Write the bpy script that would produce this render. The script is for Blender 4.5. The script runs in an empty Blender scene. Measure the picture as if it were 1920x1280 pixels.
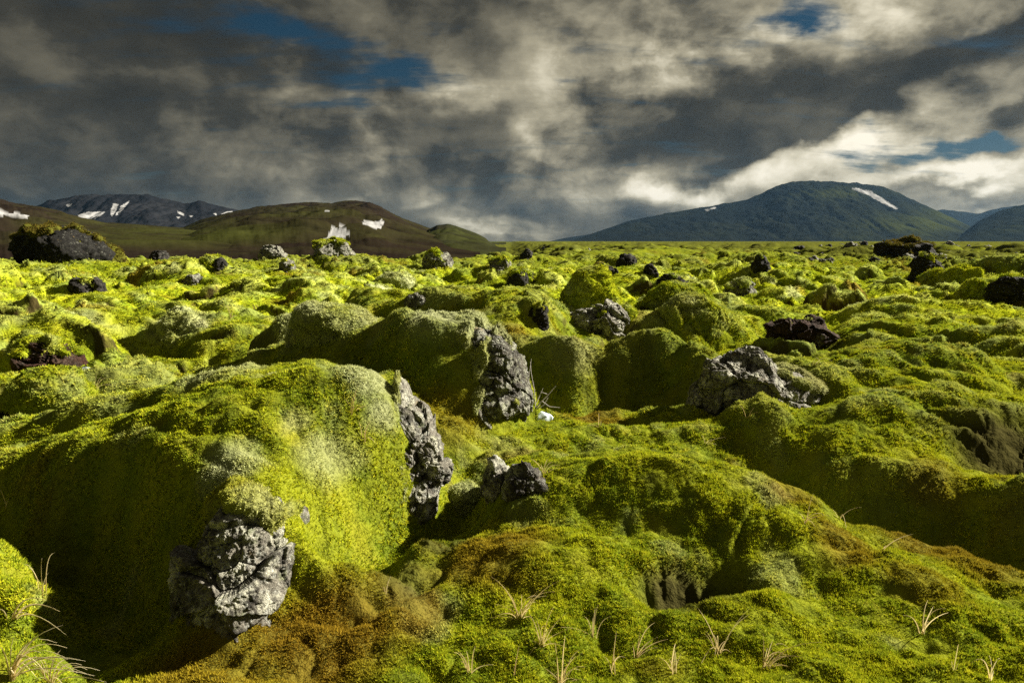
import bpy, bmesh, math, random
import numpy as np
from math import radians, sin, cos, tan, atan2, asin, degrees

C = bpy.context.scene.collection
SC = bpy.context.scene

# ------------------------------------------------------------------ camera
FPX = 1173.0            # focal length in photo pixels (photo 1920 wide)
PITCH = radians(9.1)
CAMH = 1.5
cam_d = bpy.data.cameras.new("camera")
cam_d.sensor_width = 36.0
cam_d.lens = 36.0 * FPX / 1920.0
cam_d.clip_start = 0.05
cam_d.clip_end = 30000.0
cam = bpy.data.objects.new("camera", cam_d)
C.objects.link(cam)
cam.location = (0, 0, CAMH)
cam.rotation_euler = (radians(90) - PITCH, 0, 0)
SC.camera = cam

# ------------------------------------------------------------------ sun, exposure
SUN_AZ = 72.0
SUN_EL = 30.0
sun_d = bpy.data.lights.new("sun", "SUN")
sun_d.energy = 5.0
sun_d.angle = radians(0.5)
sun_d.color = (1.0, 0.93, 0.80)
sun = bpy.data.objects.new("sun", sun_d)
C.objects.link(sun)
sun.location = (60, 40, 45)
sun.rotation_euler = (radians(90 - SUN_EL), 0, radians(180 - SUN_AZ))
SC.view_settings.view_transform = 'Standard'
SC.view_settings.look = 'None'
SC.view_settings.exposure = 1.94
SC.view_settings.gamma = 1.0
SC.view_settings.use_curve_mapping = False
SC.cycles.use_denoising = False
SC.cycles.use_adaptive_sampling = False
SC.cycles.denoiser = 'OPENIMAGEDENOISE'
SC.cycles.denoising_input_passes = 'RGB_ALBEDO_NORMAL'
SC.cycles.denoising_prefilter = 'NONE'
SC.cycles.max_bounces = 6
SC.cycles.volume_bounces = 1

# ------------------------------------------------------------------ world: Nishita blue behind broken cloud
world = bpy.data.worlds.new("World")
SC.world = world
world.use_nodes = True
NT = world.node_tree
NT.nodes.clear()


class NG:
    """small helper to write node maths"""
    def __init__(s, nt):
        s.nt = nt

    def n(s, typ, ins=(), out=0, **kw):
        nd = s.nt.nodes.new(typ)
        for k, v in kw.items():
            setattr(nd, k, v)
        for k, v in (ins.items() if isinstance(ins, dict) else enumerate(ins)):
            if v is None:
                continue
            if isinstance(v, bpy.types.NodeSocket):
                s.nt.links.new(v, nd.inputs[k])
            else:
                nd.inputs[k].default_value = v
        return nd.outputs[out]

    def m(s, op, a, b=None, c=None, clamp=False):
        return s.n('ShaderNodeMath', (a, b, c), operation=op, use_clamp=clamp)

    def v(s, op, a, b=None, c=None, out=0):
        return s.n('ShaderNodeVectorMath', (a, b, c), out, operation=op)

    def noise(s, vec, scale, detail=5, rough=.55, out=0, lac=2.0, dist=0.0):
        return s.n('ShaderNodeTexNoise', {'Vector': vec, 'Scale': scale, 'Detail': detail, 'Roughness': rough, 'Lacunarity': lac, 'Distortion': dist}, out)

    def ss(s, x, a, b, lo=0.0, hi=1.0):
        return s.n('ShaderNodeMapRange', {0: x, 1: a, 2: b, 3: lo, 4: hi}, interpolation_type='SMOOTHSTEP')

    def mix(s, f, a, b):
        nd = s.nt.nodes.new('ShaderNodeMix')
        nd.data_type = 'RGBA'
        for k, v in ((0, f), (6, a), (7, b)):
            if isinstance(v, bpy.types.NodeSocket):
                s.nt.links.new(v, nd.inputs[k])
            else:
                nd.inputs[k].default_value = v
        return nd.outputs[2]

    def ramp(s, x, stops):
        nd = s.nt.nodes.new('ShaderNodeValToRGB')
        s.nt.links.new(x, nd.inputs[0])
        e = nd.color_ramp.elements
        while len(e) < len(stops):
            e.new(0.5)
        for el, (p, c) in zip(e, stops):
            el.position = p
            el.color = (*c, 1)
        return nd.outputs[0]


def azel(px, py):
    a, b = (px - 960) / FPX, (640 - py) / FPX
    d = np.array([a, cos(PITCH) + b * sin(PITCH), -sin(PITCH) + b * cos(PITCH)])
    d /= np.linalg.norm(d)
    return degrees(atan2(d[0], d[1])), degrees(asin(d[2]))


W = NG(NT)
tc = W.n('ShaderNodeTexCoord', out='Generated')
sep = NT.nodes.new('ShaderNodeSeparateXYZ')
NT.links.new(tc, sep.inputs[0])
DX, DY, DZ = sep.outputs
az = W.m('MULTIPLY', W.m('ARCTAN2', DX, DY), 57.2958)
el = W.m('MULTIPLY', W.m('ARCSINE', DZ), 57.2958)
Q = W.n('ShaderNodeCombineXYZ', (az, el, 0.0))
zz = W.m('ADD', W.m('MAXIMUM', DZ, 0.0), 0.16)
S = W.n('ShaderNodeCombineXYZ', (W.m('DIVIDE', DX, zz), W.m('DIVIDE', DY, zz), 0.0))
# domain warp gives the hand placed cloud masses torn, billowing edges
wb = W.v('SUBTRACT', W.noise(S, 1.3, 5, .55, out=1), (0.5, 0.5, 0.5))
T3 = W.v('MULTIPLY', tc, (1.0, 1.0, 1.5))
wc = W.v('SUBTRACT', W.noise(T3, 5.0, 6, .55, out=1), (0.5, 0.5, 0.5))
QW = W.v('ADD', Q, W.v('ADD', W.v('MULTIPLY', wb, (6.0, 2.0, 0.0)), W.v('MULTIPLY', wc, (14.0, 11.0, 0.0))))


def field(blobs, start, src):
    acc = start
    for (px, py, sx, sy, rot, amp) in blobs:
        a, e = azel(px, py)
        k = .0488 * cos(radians(a)) ** 2
        mp = W.n('ShaderNodeMapping', {'Vector': src, 'Location': (a, e, 0), 'Rotation': (0, 0, radians(rot)),
                                       'Scale': (sx * k, sy * k * 1.1, 1.0)}, vector_type='TEXTURE')
        ln = W.v('DOT_PRODUCT', mp, mp, out=1)
        g = W.m('POWER', 0.36788, ln)
        acc = W.m('MULTIPLY_ADD', g, amp, acc)
    return acc


# brightness of the cloud layer  (photo px, photo py, half width, half height, tilt, amount)
LUM = [
    (150, 70, 450, 170, 0, -.20), (640, 60, 170, 60, -12, .03), (830, 40, 150, 80, -15, -.07), (60, 300, 160, 110, 0, -.06), (420, 340, 280, 40, 0, -.04),
    (330, 240, 150, 70, -25, .09), (540, 200, 120, 80, -20, .11), (480, 110, 60, 30, 0, .05),
    (700, 300, 40, 24, 0, .17), (600, 355, 60, 14, 0, .14), (770, 388, 36, 14, 0, .16), (560, 260, 120, 60, 0, .02),
    (860, 182, 80, 26, 0, .26), (890, 250, 90, 56, 0, -.10), (725, 220, 45, 45, 0, .12), (985, 270, 40, 50, 0, .14),
    (1010, 50, 120, 100, 20, -.06), (1180, 120, 220, 80, 15, .17), (1400, 90, 220, 60, 10, .19),
    (1060, 300, 60, 40, 0, .14), (1060, 210, 60, 50, 0, .06), (1240, 205, 130, 34, 14, -.22), (1380, 180, 56, 36, 0, -.20),
    (1490, 205, 110, 44, 12, -.32), (1620, 170, 110, 40, 26, -.26), (1760, 105, 150, 34, 26, -.28), (1900, 50, 90, 28, 25, -.26),
    (1530, 255, 150, 22, 4, -.24), (1350, 298, 170, 20, 8, -.28), (1890, 215, 80, 16, 22, -.32), (1600, 95, 130, 22, 12, -.12),
    (1680, 20, 130, 40, 25, .34), (1850, 15, 110, 34, 20, .28), (1480, 70, 90, 24, 10, .12),
    (1800, 195, 240, 50, 22, .24), (1620, 290, 300, 30, 6, .14), (1330, 350, 170, 34, 0, .32), (1180, 330, 70, 30, 0, .14),
    (1840, 310, 120, 22, 5, .36), (1780, 352, 170, 12, 0, -.20), (1860, 378, 120, 14, 0, .26), (1700, 330, 60, 14, 0, .18),
    (1450, 335, 340, 50, 0, .15), (1850, 345, 200, 60, 0, .24), (1150, 120, 260, 110, 8, .08), (1200, 330, 160, 60, 0, .08), (1000, 375, 170, 36, 0, -.02), (900, 330, 260, 60, 0, .05), (960, 438, 110, 14, 0, .30), (1130, 400, 150, 26, 0, -.04), (910, 405, 40, 14, 0, .14),
]
lum = field(LUM, W.ss(el, 22.0, 42.0, .225, .27), QW)  # sky above the view raised in brightness as added fill
# holes where the blue shows
GAP = [
    (500, 55, 80, 52, -15, .80), (620, 90, 150, 32, -12, .85), (770, 145, 120, 26, -8, .85), (650, 190, 60, 34, 0, .8), (690, 240, 40, 26, 0, .3),
    (1530, 22, 100, 38, 8, 1.4), (1460, 40, 50, 20, 0, .5), (1740, 285, 150, 20, 6, 1.4), (1850, 265, 80, 14, 0, .8), (1370, 105, 50, 20, 0, .35), (1075, 152, 25, 10, 0, .55), (1190, 280, 26, 8, 0, .5),
    (1750, 330, 90, 8, 0, .35), (980, 165, 50, 14, 0, .4),
]
gap = field(GAP, 0.0, QW)

n1 = W.noise(S, 1.5, 5, .56)
# billows: light from the sun's side on one flank, shade on the other
B3 = W.v('ADD', T3, W.v('MULTIPLY', wc, (.10, .10, .10)))
LD = (sin(radians(SUN_AZ)) * .030, cos(radians(SUN_AZ)) * .030, .032)
b1 = W.noise(B3, 3.7, 8, .55)
b2 = W.noise(W.v('ADD', B3, LD), 3.7, 8, .55)
brel = W.m('SUBTRACT', b1, b2)
c1 = W.noise(B3, 11.0, 6, .55)
hi = W.ss(el, 3.0, 13.0)
bm = W.ss(b1, .38, .60, -.5, .5)
st = W.noise(W.n('ShaderNodeMapping', {'Vector': S, 'Rotation': (0, 0, radians(-38)), 'Scale': (.7, 2.0, 1)}), 2.6, 7, .62)
amp = W.m('MULTIPLY_ADD', lum, 2.2, .18)         # thin bright cloud shows more structure than the dark deck
tex = W.m('MULTIPLY', W.m('MULTIPLY', W.m('SUBTRACT', n1, .5), hi), .36)
tex = W.m('MULTIPLY_ADD', bm, .22, tex)
tex = W.m('MULTIPLY_ADD', brel, 1.5, tex)
tex = W.m('MULTIPLY_ADD', W.m('SUBTRACT', c1, .5), .24, tex)
tex = W.m('MULTIPLY_ADD', W.m('MULTIPLY', W.m('SUBTRACT', st, .5), hi), .30, tex)
lumf = W.m('SMOOTH_MAX', lum, .13, .12)
lum2 = W.m('SMOOTH_MAX', W.m('MULTIPLY_ADD', tex, W.m('MAXIMUM', amp, .45), lumf), .05, .08)
ccol = W.ramp(lum2, [(0.0, (.012, .0115, .009)), (.16, (.036, .033, .024)), (.32, (.112, .100, .069)), (.55, (.30, .268, .185)),
                     (.78, (.57, .52, .39)), (1.0, (.80, .74, .60))])
SKYS = 0.10
cl = W.v('SCALE', ccol, None)
cl.node.inputs['Scale'].default_value = 0.37 / SKYS
sky = NT.nodes.new('ShaderNodeTexSky')
sky.sky_type = 'NISHITA'
sky.sun_disc = False
sky.sun_elevation = radians(SUN_EL)
sky.sun_rotation = radians(SUN_AZ)
sky.altitude = 300
sky.air_density = 1.0
sky.dust_density = 0.3
sky.ozone_density = 3.0
blue = W.n('ShaderNodeHueSaturation', {'Color': sky.outputs[0], 'Hue': .485, 'Saturation': 1.3, 'Value': .052})
wis = W.m('MULTIPLY', W.m('SUBTRACT', st, .5), 4.6)
wis = W.m('MULTIPLY_ADD', W.m('SUBTRACT', b1, .5), 1.6, wis)
alpha = W.ss(W.m('SUBTRACT', W.m('MULTIPLY_ADD', wis, .7, 1.0), gap), -.30, .90)
final = W.mix(alpha, blue, cl)
bg = NT.nodes.new('ShaderNodeBackground')
NT.links.new(final, bg.inputs[0])
bg.inputs[1].default_value = SKYS
wo = NT.nodes.new('ShaderNodeOutputWorld')
NT.links.new(bg.outputs[0], wo.inputs[0])
world.cycles.sampling_method = 'MANUAL'
world.cycles.sample_map_resolution = 512

# ------------------------------------------------------------------ numpy noise
_r = np.random.RandomState(7)
PERM = np.concatenate([_r.permutation(256)] * 3)
GR = _r.normal(size=(256, 3))
GR /= np.linalg.norm(GR, axis=1)[:, None]
GR = GR.astype(np.float32)
RND = _r.rand(256, 6)


def perlin(x, y, z=None):
    x = np.asarray(x, dtype=np.float64)
    y = np.asarray(y, dtype=np.float64)
    z = np.full_like(x, .5) if z is None else np.asarray(z, dtype=np.float64)
    xi, yi, zi = np.floor(x), np.floor(y), np.floor(z)
    xf, yf, zf = (x - xi).astype(np.float32), (y - yi).astype(np.float32), (z - zi).astype(np.float32)
    X, Y, Z = xi.astype(np.int64) & 255, yi.astype(np.int64) & 255, zi.astype(np.int64) & 255
    u, v, w = [t * t * t * (t * (t * 6 - 15) + 10) for t in (xf, yf, zf)]
    res = 0
    for dx in (0, 1):
        wx = u if dx else 1 - u
        for dy in (0, 1):
            wy = v if dy else 1 - v
            for dz in (0, 1):
                wz = w if dz else 1 - w
                g = GR[PERM[PERM[PERM[X + dx] + Y + dy] + Z + dz]]
                res = res + wx * wy * wz * (g[..., 0] * (xf - dx) + g[..., 1] * (yf - dy) + g[..., 2] * (zf - dz))
    return res * 1.5


def fbm(x, y, z=None, o=4, g=.5, l=2.03):
    a, s, f = 1.0, 0.0, 1.0
    for i in range(o):
        s = s + a * perlin(x * f + i * 17.3, y * f - i * 9.1, None if z is None else z * f + i * 5.7)
        a *= g
        f *= l
    return s


def sstep(x, a, b):
    t = np.clip((x - a) / (b - a), 0, 1)
    return t * t * (3 - 2 * t)


def smax(a, b, k):
    h = np.clip(.5 + .5 * (a - b) / k, 0, 1)
    return b * (1 - h) + a * h + k * h * (1 - h)


# ------------------------------------------------------------------ survey helpers: a sight line at a given distance
def ray(px, py):
    a, b = (px - 960) / FPX, (640 - py) / FPX
    return np.array([a, cos(PITCH) + b * sin(PITCH), -sin(PITCH) + b * cos(PITCH)])


def pt(px, py, D):
    d = ray(px, py)
    return np.array([0, 0, CAMH]) + d * (D / d[1])


def gp(px, py, z=0.0):
    d = ray(px, py)
    return np.array([0, 0, CAMH]) + d * ((z - CAMH) / d[2])


# ------------------------------------------------------------------ the moss field
# long swells: (x, y, radius, amount)
SWELL = []
def swell(px, py, D, r, amt, rx=None):
    p = pt(px, py, D)
    SWELL.append((p[0], p[1], rx or r, r, amt))

# humps: crest line [(px, py, D) ...], half width, drop at that half width, power, crisp
HUMP = []
def hump(line, r, drop, p=2.0, k=.06):
    HUMP.append(([pt(*q) for q in line], r, drop, p, k))

# hollows: centre line, half width, depth of the floor (absolute z)
HOLLOW = []
def hollow(line, r, z, k=.10):
    HOLLOW.append(([np.array(q, dtype=float) for q in line], r, z, k))

#@TERRAIN_SPEC
# near left: the flank running up to the big boulder, a second roll behind it, corner cushion
hump([(-200, 905, 2.9), (0, 850, 3.0), (300, 768, 3.1), (470, 715, 3.2)], .90, .44, 2.0, .10)
hump([(-60, 990, 2.35), (120, 985, 2.4), (230, 965, 2.5)], .45, .30, 2.0, .12)
hump([(-150, 830, 3.9), (100, 775, 3.9), (330, 715, 4.0), (560, 680, 4.0)], .55, .30, 2.0, .10)
hump([(20, 1195, 1.95), (-60, 1225, 1.95)], .30, .26, 2.2, .05)
# big dome under the boulder
hump([(440, 760, 3.05), (560, 715, 3.15), (645, 692, 3.22)], .52, .70, 2.8, .05)
hump([(395, 915, 2.74), (560, 885, 2.74)], .34, .60, 4.0, .05)
hump([(560, 872, 2.85), (700, 858, 2.95)], .42, .55, 3.0, .06)
hump([(640, 700, 3.22), (722, 785, 3.10), (722, 885, 2.92)], .36, .62, 3.6, .05)
# second mound with the rock face
hump([(770, 582, 5.3), (850, 590, 5.1)], .62, .62, 2.4, .06)
hump([(560, 640, 5.6), (700, 610, 5.5)], .7, .45, 2.0, .10)
hump([(720, 690, 4.6), (800, 760, 4.4)], .4, .28, 2.0, .10)
# behind the pit
hump([(930, 655, 6.7), (1010, 630, 6.8), (1090, 636, 6.7)], .66, .55, 2.7, .05)
hump([(1190, 618, 6.8), (1290, 642, 6.5)], .64, .62, 2.7, .05)
hump([(920, 590, 7.6), (970, 560, 8.0)], .75, .65, 2.4, .06)
hump([(720, 545, 9.5), (980, 540, 8.6)], .8, .55, 2.2, .08)
hump([(560, 590, 7.4), (650, 590, 7.2)], .62, .50, 2.4, .06)
# foreground mound, its long right ridge
hump([(1010, 870, 3.3), (1180, 850, 3.3), (1340, 880, 3.1), (1440, 918, 2.95), (1520, 990, 2.75), (1700, 1078, 2.45), (1930, 1198, 2.05), (2100, 1285, 1.9)], .58, .40, 2.2, .10)
hump([(1000, 1020, 2.6), (1300, 1050, 2.45)], .55, .22, 2.0, .12)
hump([(700, 1160, 2.15), (500, 1240, 2.05), (300, 1290, 1.95)], .25, .16, 2.0, .10)
hump([(960, 1180, 2.1), (760, 1230, 2.05)], .3, .14, 2.0, .12)
# bank in front of the pale rock, right bank
hump([(1330, 790, 4.7), (1450, 740, 4.75), (1560, 800, 4.6)], .42, .34, 2.2, .07)
hump([(1240, 790, 4.8), (1300, 775, 4.9)], .26, .22, 2.2, .08)
hump([(1560, 690, 5.6), (1700, 640, 6.2), (1950, 690, 6.0)], 1.0, .48, 2.0, .12)
hump([(1620, 770, 4.6), (1800, 720, 5.0), (2000, 760, 5.0)], .7, .36, 2.0, .12)
hump([(1560, 860, 3.9), (1680, 850, 4.0)], .5, .30, 2.0, .12)
hump([(1880, 960, 3.4), (2050, 960, 3.4)], .4, .22, 2.0, .1)
hump([(1700, 1060, 2.75), (1930, 1120, 2.6)], .35, .2, 2.0, .1)
# middle distance
hump([(1690, 560, 11), (1860, 575, 11)], 1.2, .45, 2.0, .12)
hump([(1700, 600, 8.2), (1930, 620, 8.0)], 1.1, .40, 2.0, .12)
hump([(120, 590, 9.0), (330, 575, 9.6), (480, 600, 8.8)], .9, .42, 2.0, .1)
hump([(60, 560, 12.5), (220, 548, 13)], 1.2, .5, 2.0, .1)
hump([(350, 520, 19), (620, 515, 19)], 1.7, .6, 2.0, .15)
hump([(80, 500, 27), (300, 492, 30)], 2.2, .7, 2.0, .2)
hump([(1000, 505, 18), (1200, 500, 19)], 1.5, .6, 2.2, .15)
hump([(1130, 470, 55), (1270, 466, 60)], 4.0, 1.1, 2.2, .3)
hump([(1230, 585, 9.3), (1340, 560, 9.6)], .8, .6, 2.4, .08)
hump([(1420, 575, 10.5), (1600, 570, 10.0)], .9, .45, 2.0, .1)
hump([(160, 690, 5.9), (270, 690, 5.8)], .4, .3, 2.0, .08)

P_ = lambda *a: gp(*a)
hollow([P_(1000, 772, -.1), P_(1110, 764, -.1), P_(1225, 754, -.1)], .46, -.32)
hollow([P_(1480, 935, -.2), P_(1620, 985, -.2), P_(1800, 1010, -.2), P_(1990, 1080, -.2)], .36, -.58)
hollow([P_(1850, 860, 0), P_(1990, 880, 0)], .30, -.10)
hollow([P_(250, 1220, -.1), P_(120, 1130, -.1), P_(-40, 1090, -.1)], .22, -.16)
hollow([P_(700, 1110, -.1), P_(860, 1000, -.1), P_(880, 930, -.1)], .16, -.14)
hollow([P_(610, 1140, -.1), P_(700, 1125, -.1)], .10, -.18)
hollow([P_(1240, 1165, -.05), P_(1340, 1140, -.05)], .15, -.12)
hollow([P_(100, 690, 0), P_(40, 740, 0)], .7, -.12)
hollow([P_(1450, 640, .0), P_(1590, 620, .0)], .5, -.10)
#@END_SPEC


def seg_dist(x, y, line):
    """distance to a polyline in plan, with the interpolated third coordinate"""
    if len(line) == 1:
        p = line[0]
        return np.hypot(x - p[0], y - p[1]), np.full_like(x, p[2])
    bd, bz = None, None
    for a, b in zip(line[:-1], line[1:]):
        dx, dy = b[0] - a[0], b[1] - a[1]
        L2 = dx * dx + dy * dy + 1e-9
        t = np.clip(((x - a[0]) * dx + (y - a[1]) * dy) / L2, 0, 1)
        d = np.hypot(x - a[0] - t * dx, y - a[1] - t * dy)
        z = a[2] + t * (b[2] - a[2])
        if bd is None:
            bd, bz = d, z
        else:
            m = d < bd
            bd, bz = np.where(m, d, bd), np.where(m, z, bz)
    return bd, bz


def cushions(x, y, cell, seed, rmin, rmax, hmin, hmax, k, p=2.0):
    """field of rounded moss cushions, one per jittered cell, smoothly joined"""
    cx, cy = np.floor(x / cell).astype(np.int64), np.floor(y / cell).astype(np.int64)
    acc = np.zeros_like(x)
    for i in (-1, 0, 1):
        for j in (-1, 0, 1):
            h = PERM[(PERM[(cx + i + seed) & 255] + cy + j) & 255]
            R = RND[h]
            ox, oy = (cx + i + R[:, 0]) * cell, (cy + j + R[:, 1]) * cell
            th = R[:, 2] * 3.1416
            ct, st_ = np.cos(th), np.sin(th)
            dx, dy = x - ox, y - oy
            rr = (rmin + (rmax - rmin) * R[:, 3]) * cell
            el_ = .55 + .45 * R[:, 4]
            d = np.sqrt(((dx * ct + dy * st_) / rr) ** 2 + ((-dx * st_ + dy * ct) / (rr * el_)) ** 2)
            hh = (hmin + (hmax - hmin) * R[:, 5] ** 1.6)
            acc = smax(acc, hh * (1 - d ** p), k)
    return acc


def height(x, y):
    x = np.asarray(x, dtype=np.float64)
    y = np.asarray(y, dtype=np.float64)
    D = np.hypot(x, y)
    wf = .40 + .60 * sstep(D, 3.6, 7)
    wx = x + wf * .22 * perlin(x * 1.3, y * 1.3) + wf * .085 * perlin(x * 3.7, y * 3.7)
    wy = y + wf * .22 * perlin(x * 1.3 + 40, y * 1.3) + wf * .085 * perlin(x * 3.7 + 9, y * 3.7)
    near = 1 - sstep(D, 5.5, 10)                    # hand surveyed ground
    far = sstep(D, 40, 160)
    h = .10 * perlin(x * .25, y * .25) * sstep(D, 3, 12) + .45 * perlin(x * .06, y * .06) * sstep(D, 14, 50)
    h = h - .15 * sstep(D, 12, 60)
    a = 1 - .80 * near
    hc = cushions(wx, wy, 1.9, 11, .36, .72, .08, .60, .06, 2.7) * a
    hc = np.maximum(hc, 0)
    hd = cushions(wx * .9 + 31, wy, 4.6, 57, .30, .62, .1, .95, .10, 3.0) * sstep(D, 9, 20)
    h = h + smax(hc, hd, .12)
    h = h + sstep(D, 30, 70) * .55 * np.maximum(cushions(wx + 7, wy * .7, 11., 91, .3, .62, .0, 1.3, .2, 2.6), 0)
    # scarps of the lava below, and clefts between the cushions
    mid = sstep(D, 5, 9)
    sc_ = fbm(x * .55 + 11, y * .75 + 3, o=3)
    h = h + mid * .13 * (sstep(sc_, -.07, .06) - .5) * (1 - .5 * far)
    h = h + mid * .09 * (sstep(fbm(x * 1.2 + 1, y * 1.5 + 31, o=2), .10, .22)) * (1 - far)
    cr = perlin(wx * .9 + 70, wy * 1.3)
    h = h - mid * .18 * np.exp(-(cr / .055) ** 2) * sstep(perlin(x * .5 + 5, y * .5 + 9), -.25, .2) * (1 - far)
    for line, r, drop, p, k in HUMP:
        mx = max(abs(q[0]) for q in line)
        d, z = seg_dist(wx, wy, line)
        z = z - drop * (d / r) ** p
        m = d < 3.5 * r
        h = np.where(m, smax(h, z, k), h)
    for line, r, z, k in HOLLOW:
        d, _ = seg_dist(wx, wy, line)
        f = np.exp(-(d / r) ** 2 * 1.1)
        h = h * (1 - f) + np.minimum(h, z + .25 * h) * f
    h = h - 2.6 * sstep(D, 48, 92) * sstep(x, 9.0, -2.0)
    # small rolls and lumps of the moss mat
    lf = 1 - far
    l1 = np.abs(perlin(wx * 1.5, wy * 3.2)) - .25
    l2 = np.abs(perlin(wx * 4.6 + 3, wy * 5.4)) - .25
    h = h + lf * (.11 * l1 * (.55 + 1.1 * sstep(D, 2, 7)) + .048 * l2 + .026 * (np.abs(perlin(wx * 10 + 3, wy * 11)) - .25) * (1 - sstep(D, 6, 14))) + .008 * perlin(x * 17, y * 17) * (1 - sstep(D, 12, 30))
    h = h + .05 * fbm(x * .9, y * .9, o=3) * sstep(D, 8, 25)
    return h


# polar sheet: fine where the moss is seen, coarse behind and far out
t_f = np.radians(np.arange(-56, 56.01, .115))
t_c = np.radians(np.concatenate([np.arange(58, 180, 3.0), np.arange(180, 302, 3.0)]))
TH = np.concatenate([t_f, t_c])
r1 = np.exp(np.arange(np.log(.35), np.log(1.3), .06))
r2 = np.exp(np.arange(np.log(1.3), np.log(130), .0046))
r3 = np.exp(np.arange(np.log(130), np.log(9000), .035))
RR = np.concatenate([r1, r2, r3])
NTH, NR = len(TH), len(RR)
gth, gr = np.meshgrid(TH, RR)
GX, GY = (gr * np.sin(gth)).ravel(), (gr * np.cos(gth)).ravel()
GZ = height(GX, GY)
GZg = GZ.reshape(NR, NTH)
LR = np.log(RR)
IDX_R = np.arange(NR, dtype=float)
IDX_T = np.arange(len(t_f), dtype=float)


def gh(x, y, grid=None):
    """ground height looked up from the finished sheet"""
    x, y = np.asarray(x, float), np.asarray(y, float)
    fr = np.clip(np.interp(np.log(np.hypot(x, y) + 1e-9), LR, IDX_R), 0, NR - 1.001)
    ft = np.clip(np.interp(np.arctan2(x, y), t_f, IDX_T), 0, len(t_f) - 1.001)
    i, j = fr.astype(int), ft.astype(int)
    a, b = fr - i, ft - j
    G = GZg if grid is None else grid
    return (G[i, j] * (1 - a) * (1 - b) + G[i + 1, j] * a * (1 - b) + G[i, j + 1] * (1 - a) * b + G[i + 1, j + 1] * a * b)


# ------------------------------------------------------------------ kinds of moss: silver woolly, brown, bare soil
SILVER, BROWN, SOIL = [], [], []
def zone(lst, px, py, D, r, s=1.0):
    lst.append((pt(px, py, D), r, s))

#@ZONES
zone(SILVER, 850, 600, 5.1, .45, .9); zone(SILVER, 600, 600, 7.2, .6, .8); zone(SILVER, 740, 525, 14, 1.0, .7)
zone(SILVER, 700, 690, 3.3, .25, .8); zone(SILVER, 560, 690, 3.6, .3, .5); zone(SILVER, 420, 680, 4.0, .3, .6)
zone(SILVER, 1080, 655, 6.4, .4, .55); zone(SILVER, 1230, 640, 6.4, .35, .35); zone(SILVER, 860, 930, 2.9, .16, .7)
zone(SILVER, 330, 590, 8.8, .6, .6); zone(SILVER, 90, 710, 5.7, .5, .6); zone(SILVER, 1440, 930, 2.95, .12, .5)
zone(BROWN, 600, 1215, 2.1, .34, .95); zone(BROWN, 420, 1260, 2.0, .32, .8); zone(BROWN, 750, 1130, 2.25, .22, .8)
zone(BROWN, 930, 1030, 2.6, .30, .8); zone(BROWN, 900, 960, 2.8, .25, .7); zone(BROWN, 840, 780, 4.4, .35, .6); zone(BROWN, 960, 640, 7.2, .35, .8); zone(BROWN, 820, 800, 4.4, .25, .6)
zone(BROWN, 1600, 1010, 2.65, .20, .75); zone(BROWN, 1740, 1085, 2.4, .16, .55); zone(BROWN, 1100, 790, 5.2, .4, .8); zone(BROWN, 1480, 915, 3.0, .2, .7)
zone(BROWN, 1750, 900, 3.9, .25, .5); zone(BROWN, 1800, 1040, 3.0, .6, .8); zone(BROWN, 960, 640, 7.0, .3, .5); zone(BROWN, 240, 655, 6.7, .35, .7)
zone(SOIL, 1870, 860, 4.4, .55, 1.0); zone(SOIL, 1300, 1150, 2.4, .27, 1.0); zone(SOIL, 1120, 765, 5.7, .35, .7)
zone(SOIL, 60, 690, 6.2, .8, .8); zone(SOIL, 760, 1080, 2.5, .22, .7); zone(SOIL, 840, 990, 2.85, .16, .8); zone(SOIL, 1520, 615, 8.3, .5, .9); zone(SOIL, 1620, 960, 3.6, .3, .5); zone(SOIL, 1240, 740, 6.0, .4, .7)
zone(SILVER, 440, 880, 2.62, .15, .85); zone(SILVER, 650, 850, 2.8, .22, .6); zone(SILVER, 740, 770, 3.08, .16, .9); zone(SILVER, 540, 800, 2.9, .12, .5)
zone(SOIL, 1720, 475, 55, 14, .75); zone(SOIL, 1850, 490, 40, 9, .6); zone(SOIL, 1560, 468, 80, 20, .6)
#@END_ZONES


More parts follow.
